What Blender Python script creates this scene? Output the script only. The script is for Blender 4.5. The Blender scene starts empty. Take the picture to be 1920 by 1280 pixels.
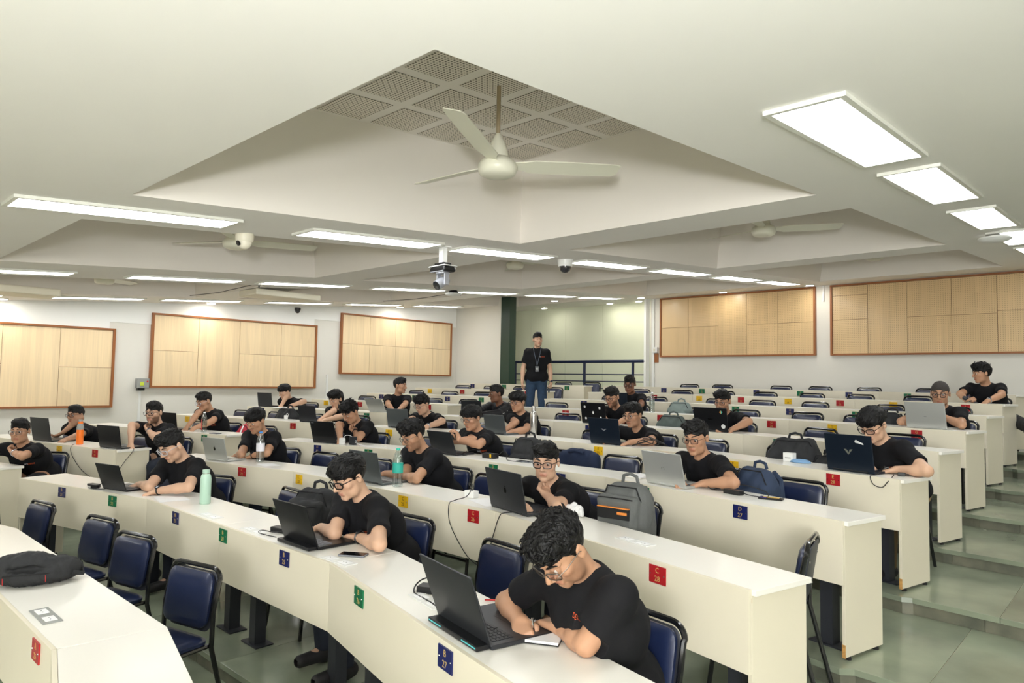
import bpy, bmesh, math, random
import numpy as np
from mathutils import Vector, Matrix
random.seed(7)
rng = np.random.default_rng(11)
C = bpy.context.scene.collection
SC = bpy.context.scene
Z0 = 1.95            # eye height of the photographer above the lowest floor, metres
K = 1.07             # body / furniture scale
PI = math.pi

# ------------------------------------------------------------------ camera
cam = bpy.data.cameras.new('camera'); cam.lens = 24.22; cam.sensor_width = 36.0; cam.clip_start = 0.05; cam.clip_end = 200
camo = bpy.data.objects.new('camera', cam); C.objects.link(camo)
yaw, pit, rol = math.radians(43.0156), math.radians(3.2543), math.radians(1.0095)
fwd = Vector((-math.sin(yaw)*math.cos(pit), math.cos(yaw)*math.cos(pit), math.sin(pit)))
rt = Vector((math.cos(yaw), math.sin(yaw), 0)); upv = rt.cross(fwd)
r2 = rt*math.cos(rol)+upv*math.sin(rol); u2 = upv*math.cos(rol)-rt*math.sin(rol)
M = Matrix((( r2.x,u2.x,-fwd.x,0),(r2.y,u2.y,-fwd.y,0),(r2.z,u2.z,-fwd.z,Z0),(0,0,0,1)))
camo.matrix_world = M
SC.camera = camo
# ------------------------------------------------------------------ exposure, world, strobe
SC.view_settings.view_transform = 'Standard'; SC.view_settings.look = 'None'
SC.view_settings.gamma = 1.0; SC.view_settings.use_curve_mapping = False
SC.view_settings.exposure = 0.13
PANEL_EMIT = 12.5
w = bpy.data.worlds.new('world'); SC.world = w; w.use_nodes = True
w.node_tree.nodes['Background'].inputs[0].default_value = (1.0, 0.98, 0.93, 1)
w.node_tree.nodes['Background'].inputs[1].default_value = 0.3
def area(name, loc, to, size, power, col=(1, 0.985, 0.95)):
    l = bpy.data.lights.new(name, 'AREA'); l.shape = 'DISK'; l.size = size; l.energy = power; l.color = col
    o = bpy.data.objects.new(name, l); C.objects.link(o); o.location = loc
    o.rotation_euler = (Vector(to)-Vector(loc)).to_track_quat('-Z', 'Y').to_euler(); return o
fl_d = bpy.data.lights.new('bounced_flash', 'SPOT'); fl_d.energy = 360; fl_d.spot_size = math.radians(140); fl_d.spot_blend = 0.6; fl_d.shadow_soft_size = 0.11; fl_d.color = (0.97, 0.985, 1.0)
flo = bpy.data.objects.new('bounced_flash', fl_d); C.objects.link(flo); flo.location = (0.28, -0.38, Z0+0.22)
flo.rotation_euler = Vector((-0.44, 0.47, 0.76)).to_track_quat('-Z', 'Y').to_euler()      # photographer's flash head tilted up at the ceiling
area('added_fill', (2.7, -3.6, Z0+0.35), (-3.2, 6.0, Z0+0.7), 2.2, 560, (0.97, 0.985, 1.0))      # unseen fill light added behind the camera to brighten desk fronts and ends

# ------------------------------------------------------------------ materials
def lin(c):
    return tuple((x/255/12.92 if x/255 <= 0.04045 else ((x/255+0.055)/1.055)**2.4) for x in c)
MATS = {}
def mat(name, rgb, rough=0.5, metal=0.0, coat=0.0, spec=0.5, noise=0.0, nscale=8.0, bump=0.0, bscale=60.0, emit=0.0, stretch=None, tint=None):
    m = bpy.data.materials.new(name); m.use_nodes = True; nt = m.node_tree; b = nt.nodes['Principled BSDF']
    col = lin(rgb)
    b.inputs['Base Color'].default_value = (*col, 1); b.inputs['Roughness'].default_value = rough
    b.inputs['Metallic'].default_value = metal; b.inputs['Coat Weight'].default_value = coat
    b.inputs['Coat Roughness'].default_value = 0.12
    b.inputs['Specular IOR Level'].default_value = spec
    if emit:
        b.inputs['Emission Color'].default_value = (*col, 1); b.inputs['Emission Strength'].default_value = emit
    if noise or bump or stretch:
        tc = nt.nodes.new('ShaderNodeTexCoord'); mp = nt.nodes.new('ShaderNodeMapping')
        nt.links.new(tc.outputs['Object'], mp.inputs[0])
        if stretch: mp.inputs['Scale'].default_value = stretch
    if noise:
        n = nt.nodes.new('ShaderNodeTexNoise'); n.inputs['Scale'].default_value = nscale; n.inputs['Detail'].default_value = 5
        nt.links.new(mp.outputs[0], n.inputs[0])
        r = nt.nodes.new('ShaderNodeMapRange'); r.inputs[1].default_value = 0.3; r.inputs[2].default_value = 0.7
        nt.links.new(n.outputs[0], r.inputs[0])
        mx = nt.nodes.new('ShaderNodeMix'); mx.data_type = 'RGBA'
        a = tuple(max(0, c*(1-noise)) for c in col); d = tuple(min(1, c*(1+noise)) for c in (col if tint is None else lin(tint)))
        mx.inputs[6].default_value = (*a, 1); mx.inputs[7].default_value = (*d, 1)
        nt.links.new(r.outputs[0], mx.inputs[0]); nt.links.new(mx.outputs[2], b.inputs['Base Color'])
    if bump:
        n2 = nt.nodes.new('ShaderNodeTexNoise'); n2.inputs['Scale'].default_value = bscale; n2.inputs['Detail'].default_value = 3
        nt.links.new(mp.outputs[0], n2.inputs[0])
        bp = nt.nodes.new('ShaderNodeBump'); bp.inputs['Strength'].default_value = bump; bp.inputs['Distance'].default_value = 0.01
        nt.links.new(n2.outputs[0], bp.inputs['Height']); nt.links.new(bp.outputs[0], b.inputs['Normal'])
    MATS[name] = m; return m
def glassy(name, rgb=(255, 255, 255), tr=0.85, rough=0.05):
    m = bpy.data.materials.new(name); m.use_nodes = True; nt = m.node_tree
    for n in list(nt.nodes): nt.nodes.remove(n)
    o = nt.nodes.new('ShaderNodeOutputMaterial'); t = nt.nodes.new('ShaderNodeBsdfTransparent'); g = nt.nodes.new('ShaderNodeBsdfGlossy')
    t.inputs[0].default_value = (*lin(rgb), 1); g.inputs['Roughness'].default_value = rough
    mx = nt.nodes.new('ShaderNodeMixShader'); mx.inputs[0].default_value = 1-tr
    nt.links.new(t.outputs[0], mx.inputs[1]); nt.links.new(g.outputs[0], mx.inputs[2]); nt.links.new(mx.outputs[0], o.inputs[0])
    MATS[name] = m; return m

mat('ceiling_paint', (242, 239, 233), 0.65, noise=0.02, nscale=0.7)
mat('coffer_paint', (234, 228, 219), 0.7)
mat('wall_paint', (226, 223, 213), 0.55, noise=0.02, nscale=1.2)
mat('white_paint', (243, 244, 240), 0.5)
mat('partition_paint', (242, 245, 220), 0.5, noise=0.02, nscale=1.0)
mat('laminate_top', (246, 243, 234), 0.28, coat=0.15)
mat('laminate_front', (230, 222, 200), 0.42, noise=0.02, nscale=2.0)
mat('laminate_edge', (214, 205, 172), 0.5)
mat('chipboard', (196, 148, 84), 0.8, noise=0.2, nscale=80)
mat('steel_post', (52, 54, 60), 0.45, metal=0.2)
mat('grout', (176, 172, 146), 0.8)
mat('navy_vinyl', (24, 34, 64), 0.34, coat=0.25, bump=0.06, bscale=220)
mat('black_tube', (14, 15, 18), 0.22, coat=0.5)
mat('chair_shell', (52, 54, 62), 0.5)
mat('chrome', (190, 190, 190), 0.18, metal=1.0)
mat('lamp_frame', (225, 225, 215), 0.4, metal=0.1)
mat('lamp_glow', (252, 254, 255), 0.5, emit=PANEL_EMIT)
mat('spot_glow', (255, 250, 238), 0.5, emit=110.0)
mat('fan_white', (226, 224, 205), 0.35)
mat('fan_rod', (176, 160, 132), 0.35, metal=0.3)
mat('trim_wood', (150, 92, 48), 0.45)
mat('green_paint', (32, 58, 46), 0.45)
mat('blue_rail', (28, 40, 74), 0.35, metal=0.2)
mat('plastic_white', (232, 232, 228), 0.35)
mat('plastic_cream', (222, 216, 196), 0.4)
mat('plastic_grey', (150, 152, 148), 0.5)
mat('plastic_black', (18, 18, 20), 0.4)
mat('rubber', (20, 20, 20), 0.8)
for n, c in dict(red=(168, 28, 36), yellow=(232, 184, 24), navy=(22, 30, 86), green=(8, 104, 66)).items():
    mat('plate_'+n, c, 0.35)
mat('plate_ink', (190, 160, 96), 0.5)
mat('plate_ink_dark', (120, 70, 20), 0.5)

def stone(name):
    m = mat(name, (124, 132, 114), 0.16, noise=0.14, nscale=1.6, tint=(142, 150, 128), coat=0.0, spec=0.6)
    nt = m.node_tree; b = nt.nodes['Principled BSDF']
    info = nt.nodes.new('ShaderNodeObjectInfo'); hv = nt.nodes.new('ShaderNodeHueSaturation')
    mr = nt.nodes.new('ShaderNodeMapRange'); mr.inputs[3].default_value = 0.86; mr.inputs[4].default_value = 1.12
    nt.links.new(info.outputs['Random'], mr.inputs[0]); nt.links.new(mr.outputs[0], hv.inputs['Value'])
    src = b.inputs['Base Color'].links[0].from_socket
    nt.links.new(src, hv.inputs['Color']); nt.links.new(hv.outputs[0], b.inputs['Base Color'])
    # patchy polish
    tc = nt.nodes.new('ShaderNodeTexCoord'); n = nt.nodes.new('ShaderNodeTexNoise'); n.inputs['Scale'].default_value = 3.0; n.inputs['Detail'].default_value = 4
    nt.links.new(tc.outputs['Object'], n.inputs[0]); r = nt.nodes.new('ShaderNodeMapRange'); r.inputs[3].default_value = 0.08; r.inputs[4].default_value = 0.3
    nt.links.new(n.outputs[0], r.inputs[0]); nt.links.new(r.outputs[0], b.inputs['Roughness'])
    return m
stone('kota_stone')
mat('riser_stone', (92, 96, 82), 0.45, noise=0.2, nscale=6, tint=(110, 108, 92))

def wood(name, rgb, dots):
    m = mat(name, rgb, 0.38, coat=0.1)
    nt = m.node_tree; b = nt.nodes['Principled BSDF']; L = nt.links.new
    tc = nt.nodes.new('ShaderNodeTexCoord'); info = nt.nodes.new('ShaderNodeObjectInfo')
    add = nt.nodes.new('ShaderNodeVectorMath'); add.operation = 'ADD'
    L(tc.outputs['Object'], add.inputs[0])
    sc = nt.nodes.new('ShaderNodeVectorMath'); sc.operation = 'SCALE'; L(info.outputs['Location'], sc.inputs[0]); sc.inputs[3].default_value = 7.3
    L(sc.outputs[0], add.inputs[1])
    # veneer staves: wide strips across, fine grain along z
    mp = nt.nodes.new('ShaderNodeMapping'); mp.inputs['Scale'].default_value = (9, 9, 0.35); L(add.outputs[0], mp.inputs[0])
    v = nt.nodes.new('ShaderNodeTexVoronoi'); v.inputs['Scale'].default_value = 1.0; L(mp.outputs[0], v.inputs[0])
    mp2 = nt.nodes.new('ShaderNodeMapping'); mp2.inputs['Scale'].default_value = (60, 60, 1.6); L(add.outputs[0], mp2.inputs[0])
    n = nt.nodes.new('ShaderNodeTexNoise'); n.inputs['Scale'].default_value = 1.0; n.inputs['Detail'].default_value = 4; L(mp2.outputs[0], n.inputs[0])
    sep = nt.nodes.new('ShaderNodeSeparateColor'); L(v.outputs['Color'], sep.inputs[0])
    ma = nt.nodes.new('ShaderNodeMath'); ma.operation = 'MULTIPLY_ADD'; L(sep.outputs[0], ma.inputs[0]); ma.inputs[1].default_value = 0.10; ma.inputs[2].default_value = 0.90
    mb = nt.nodes.new('ShaderNodeMath'); mb.operation = 'MULTIPLY_ADD'; L(n.outputs[0], mb.inputs[0]); mb.inputs[1].default_value = 0.24; L(ma.outputs[0], mb.inputs[2])
    mc = nt.nodes.new('ShaderNodeMath'); mc.operation = 'MULTIPLY_ADD'; L(info.outputs['Random'], mc.inputs[0]); mc.inputs[1].default_value = 0.08; L(mb.outputs[0], mc.inputs[2])
    sub = nt.nodes.new('ShaderNodeMath'); sub.operation = 'SUBTRACT'; L(mc.outputs[0], sub.inputs[0]); sub.inputs[1].default_value = 0.08
    hv = nt.nodes.new('ShaderNodeHueSaturation'); hv.inputs['Color'].default_value = (*lin(rgb), 1); L(sub.outputs[0], hv.inputs['Value'])
    out = hv.outputs[0]
    if dots:      # faint drilled perforation of the acoustic boards
        mp3 = nt.nodes.new('ShaderNodeMapping'); mp3.inputs['Scale'].default_value = (1/0.032, 0, 1/0.032); L(tc.outputs['Object'], mp3.inputs[0])
        fr = nt.nodes.new('ShaderNodeVectorMath'); fr.operation = 'FRACTION'; L(mp3.outputs[0], fr.inputs[0])
        ds = nt.nodes.new('ShaderNodeVectorMath'); ds.operation = 'DISTANCE'; L(fr.outputs[0], ds.inputs[0]); ds.inputs[1].default_value = (0.5, 0, 0.5)
        lt = nt.nodes.new('ShaderNodeMath'); lt.operation = 'LESS_THAN'; L(ds.outputs['Value'], lt.inputs[0]); lt.inputs[1].default_value = 0.13
        mx = nt.nodes.new('ShaderNodeMix'); mx.data_type = 'RGBA'; L(lt.outputs[0], mx.inputs[0]); L(out, mx.inputs[6]); mx.inputs[7].default_value = (*lin((120, 92, 56)), 1); out = mx.outputs[2]
    L(out, b.inputs['Base Color'])
    return m
wood('oak_panel', (232, 208, 168), False)
wood('oak_panel_back', (216, 186, 140), True)

def perf(name):
    m = mat(name, (228, 220, 206), 0.7); nt = m.node_tree; b = nt.nodes['Principled BSDF']; L = nt.links.new
    tc = nt.nodes.new('ShaderNodeTexCoord'); mp = nt.nodes.new('ShaderNodeMapping'); s = 1/0.023
    mp.inputs['Scale'].default_value = (s, s, 0); mp.inputs['Location'].default_value = (0.5, 0.5, 0); L(tc.outputs['Object'], mp.inputs[0])
    fr = nt.nodes.new('ShaderNodeVectorMath'); fr.operation = 'FRACTION'; L(mp.outputs[0], fr.inputs[0])
    ds = nt.nodes.new('ShaderNodeVectorMath'); ds.operation = 'DISTANCE'; L(fr.outputs[0], ds.inputs[0]); ds.inputs[1].default_value = (0.5, 0.5, 0)
    lt = nt.nodes.new('ShaderNodeMath'); lt.operation = 'LESS_THAN'; L(ds.outputs['Value'], lt.inputs[0]); lt.inputs[1].default_value = 0.27
    mx = nt.nodes.new('ShaderNodeMix'); mx.data_type = 'RGBA'; L(lt.outputs[0], mx.inputs[0])
    mx.inputs[6].default_value = (*lin((228, 220, 206)), 1); mx.inputs[7].default_value = (*lin((96, 88, 74)), 1)
    L(mx.outputs[2], b.inputs['Base Color']); return m
perf('perforated_board')

# ------------------------------------------------------------------ mesh helpers
class MB:
    def __init__(s): s.v = []; s.f = []; s.m = []; s.mi = 0
    def quadbox(s, base, h, up=Vector((0, 0, 1))):
        """prism over a polygon base (list of 3d points), extruded by h along up"""
        n = len(base); i = len(s.v); base = [Vector(p) for p in base]
        s.v += [tuple(p) for p in base] + [tuple(p+up*h) for p in base]
        s.f.append(tuple(range(i+n-1, i-1, -1))); s.f.append(tuple(range(i+n, i+2*n)))
        for k in range(n):
            j = (k+1) % n; s.f.append((i+k, i+j, i+n+j, i+n+k))
        s.m += [s.mi]*(n+2)
        return s
    def box(s, c, d, R=None):
        c = Vector(c); hx, hy, hz = d[0]/2, d[1]/2, d[2]/2
        P = [Vector(p) for p in ((-hx, -hy, -hz), (hx, -hy, -hz), (hx, hy, -hz), (-hx, hy, -hz), (-hx, -hy, hz), (hx, -hy, hz), (hx, hy, hz), (-hx, hy, hz))]
        if R is not None: P = [R @ p for p in P]
        i = len(s.v); s.v += [tuple(p+c) for p in P]
        s.f += [(i, i+3, i+2, i+1), (i+4, i+5, i+6, i+7), (i, i+1, i+5, i+4), (i+1, i+2, i+6, i+5), (i+2, i+3, i+7, i+6), (i+3, i, i+4, i+7)]
        s.m += [s.mi]*6; return s
    def tube(s, pts, r, n=8, closed=False, caps=True):
        pts = [Vector(p) for p in pts]; N = len(pts); rings = []; prev = None
        for k, p in enumerate(pts):
            a = pts[k-1] if (k > 0 or closed) else p; b = pts[(k+1) % N] if (k < N-1 or closed) else p
            t = (b-a).normalized() if (b-a).length > 1e-9 else Vector((0, 0, 1))
            if prev is None:
                q = Vector((0, 0, 1)) if abs(t.z) < 0.9 else Vector((1, 0, 0)); x = t.cross(q).normalized()
            else:
                x = (prev - t*prev.dot(t)); x = x.normalized() if x.length > 1e-6 else t.orthogonal().normalized()
            prev = x; y = t.cross(x); rr = r[k] if isinstance(r, (list, tuple)) else r
            i = len(s.v); rings.append(i)
            s.v += [tuple(p + x*math.cos(2*PI*j/n)*rr + y*math.sin(2*PI*j/n)*rr) for j in range(n)]
        for k in range(N if closed else N-1):
            a = rings[k]; b = rings[(k+1) % N]
            for j in range(n):
                s.f.append((a+j, a+(j+1) % n, b+(j+1) % n, b+j)); s.m.append(s.mi)
        if caps and not closed:
            s.f.append(tuple(rings[0]+j for j in range(n-1, -1, -1))); s.f.append(tuple(rings[-1]+j for j in range(n))); s.m += [s.mi]*2
        return s
    def lathe(s, prof, c=(0, 0, 0), n=20, R=None, sx=1, sy=1):
        c = Vector(c); rings = []
        for r, z in prof:
            i = len(s.v); rings.append(i)
            for j in range(n):
                p = Vector((math.cos(2*PI*j/n)*max(r, 1e-4)*sx, math.sin(2*PI*j/n)*max(r, 1e-4)*sy, z))
                if R is not None: p = R @ p
                s.v.append(tuple(p+c))
        for a, b in zip(rings, rings[1:]):
            for j in range(n):
                s.f.append((a+j, a+(j+1) % n, b+(j+1) % n, b+j)); s.m.append(s.mi)
        s.f.append(tuple(rings[0]+j for j in range(n-1, -1, -1))); s.f.append(tuple(rings[-1]+j for j in range(n))); s.m += [s.mi]*2
        return s
    def pad(s, w, h, t, r=0.03, c=(0, 0, 0), R=None, n=6, puff=0.4):
        """cushion: rounded rectangle in x/z with soft edges, thickness along y"""
        def outline(inset):
            rr = max(r-inset*0.3, 0.004); P = []
            for cx, cz, a0 in ((w/2-inset-rr, h/2-inset-rr, 0), (-(w/2-inset-rr), h/2-inset-rr, 90), (-(w/2-inset-rr), -(h/2-inset-rr), 180), (w/2-inset-rr, -(h/2-inset-rr), 270)):
                for k in range(n+1):
                    a = math.radians(a0+90*k/n); P.append((cx+rr*math.cos(a), cz+rr*math.sin(a)))
            return P
        layers = [(t*0.5, t/2*0.0+t/2), (t*0.5, t/2)]
        prof = [(0.0+t*0.9, -t/2), (t*0.35, -t/2*0.85), (0, -t/2*0.3), (0, t/2*0.3), (t*0.35, t/2*0.85), (t*0.9, t/2)]
        c = Vector(c); rings = []
        for inset, y in prof:
            P = outline(inset); i = len(s.v); rings.append((i, len(P)))
            for x, z in P:
                p = Vector((x, y, z)); p = R @ p if R is not None else p
                s.v.append(tuple(p+c))
        for (a, m_), (b, _) in zip(rings, rings[1:]):
            for j in range(m_):
                s.f.append((a+j, b+j, b+(j+1) % m_, a+(j+1) % m_)); s.m.append(s.mi)
        for (a, m_), sg, y in ((rings[0], -1, -t/2-t*0.12*puff), (rings[-1], 1, t/2+t*0.12*puff)):
            p = Vector((0, y, 0)); p = R @ p if R is not None else p
            ci = len(s.v); s.v.append(tuple(p+c))
            for j in range(m_):
                s.f.append((a+j, a+(j+1) % m_, ci) if sg < 0 else (a+(j+1) % m_, a+j, ci)); s.m.append(s.mi)
        return s
    def mesh(s, name, mats, smooth=False):
        me = bpy.data.meshes.new(name); me.from_pydata(s.v, [], s.f)
        if not isinstance(mats, (list, tuple)): mats = [mats]
        for m in mats: me.materials.append(MATS[m])
        if len(mats) > 1: me.polygons.foreach_set('material_index', s.m)
        bm = bmesh.new(); bm.from_mesh(me); bmesh.ops.recalc_face_normals(bm, faces=bm.faces); bm.to_mesh(me); bm.free()
        if smooth: me.shade_smooth() if hasattr(me, 'shade_smooth') else None
        if smooth:
            me.polygons.foreach_set('use_smooth', [True]*len(me.polygons))
            try: me.set_sharp_from_angle(angle=math.radians(40))
            except Exception: pass
        return me
    def obj(s, name, mats, parent=None, smooth=False, loc=None, bevel=0):
        me = s.mesh(name, mats, smooth)
        if bevel:
            bm = bmesh.new(); bm.from_mesh(me)
            bmesh.ops.bevel(bm, geom=[e for e in bm.edges if e.calc_face_angle(0) > 0.6], offset=bevel, segments=2, affect='EDGES', profile=0.5)
            bm.to_mesh(me); bm.free()
        return put(name, me, parent, loc)
def put(name, me, parent=None, loc=None, rotz=0.0):
    o = bpy.data.objects.new(name, me); C.objects.link(o)
    if parent: o.parent = parent
    if loc is not None: o.location = loc
    if rotz: o.rotation_euler = (0, 0, rotz)
    return o
def thing(name, label, cat, loc=(0, 0, 0), rotz=0.0, group=None):
    o = bpy.data.objects.new(name, None); C.objects.link(o); o.empty_display_size = 0.1
    o.location = loc; o.rotation_euler = (0, 0, rotz); tag(o, label, cat, group); return o
def tag(o, label, cat, group=None):
    o['label'] = label; o['category'] = cat
    if group: o['group'] = group
    return o
def struct(name, o): o['kind'] = 'structure'; return o
def kids(o): return [c for c in bpy.data.objects if c.parent == o]
CH = {}
def dup(root, loc, rotz, label, group=None, name=None):
    r = root.copy(); C.objects.link(r); r.location = loc; r.rotation_euler = (0, 0, rotz); r['label'] = label
    if group: r['group'] = group
    if root.name not in CH:
        CH[root.name] = [(c, kids(c)) for c in kids(root)]
    for c, gs in CH[root.name]:
        d = c.copy(); C.objects.link(d); d.parent = r
        for g in gs:
            e = g.copy(); C.objects.link(e); e.parent = d
    return r
FONTC = {}
def text_mesh(txt, size, matname, ext=0.0004, bold=False):
    key = (txt, round(size, 4), matname)
    if key in FONTC: return FONTC[key]
    cu = bpy.data.curves.new('t', 'FONT'); cu.body = txt; cu.size = size; cu.align_x = 'CENTER'; cu.align_y = 'CENTER'; cu.extrude = ext; cu.resolution_u = 2
    if bold: cu.offset = size*0.03
    o = bpy.data.objects.new('t', cu); C.objects.link(o)
    dg = bpy.context.evaluated_depsgraph_get(); dg.update()
    me = bpy.data.meshes.new_from_object(o.evaluated_get(dg)); me.materials.clear(); me.materials.append(MATS[matname]); me.name = 'lettering'
    bpy.data.objects.remove(o); bpy.data.curves.remove(cu)
    FONTC[key] = me; return me
ORD = ['first', 'second', 'third', 'fourth', 'fifth', 'sixth', 'seventh', 'eighth', 'ninth', 'tenth', 'eleventh', 'twelfth', 'thirteenth']

# ------------------------------------------------------------------ plan of the hall
ROWS = 'ABCDEFGHIJ'
def yc(k): return 2.02+1.225*(k-1)
def zt(k): return Z0-1.071+0.111*k        # desk top
def zf(k): return zt(k)-0.75              # floor of the terrace
def centre_poly(k):
    xr = -1.25-0.018*max(0, k-2); y = yc(k)
    xl = -8.1 if k == 9 else -7.55
    return [(xl, y-0.44), (-5.70, y), (-3.15, y), (xr, y-0.44*(abs(xr+3.15)/1.9))]
def left_poly(k):
    y = yc(k); return [(-11.4, y-1.33), (-8.45, y-0.60)]
def yfront(k, x, left=False):
    P = left_poly(k) if left else centre_poly(k)
    for (a, b), (c, d) in zip(P, P[1:]):
        if x <= c: return b+(d-b)*(x-a)/(c-a)
    (a, b), (c, d) = P[-2:]; return b+(d-b)*(x-a)/(c-a)
def slope(k, x, left=False): return math.atan((yfront(k, x+0.01, left)-yfront(k, x-0.01, left))/0.02)
XL, YB, XR_, YF = -12.4, 13.1, 3.4, -5.0
YC = 11.3
CS, CZ = 0.073, 0.89
def zc(y): return Z0+CZ+CS*y
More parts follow.
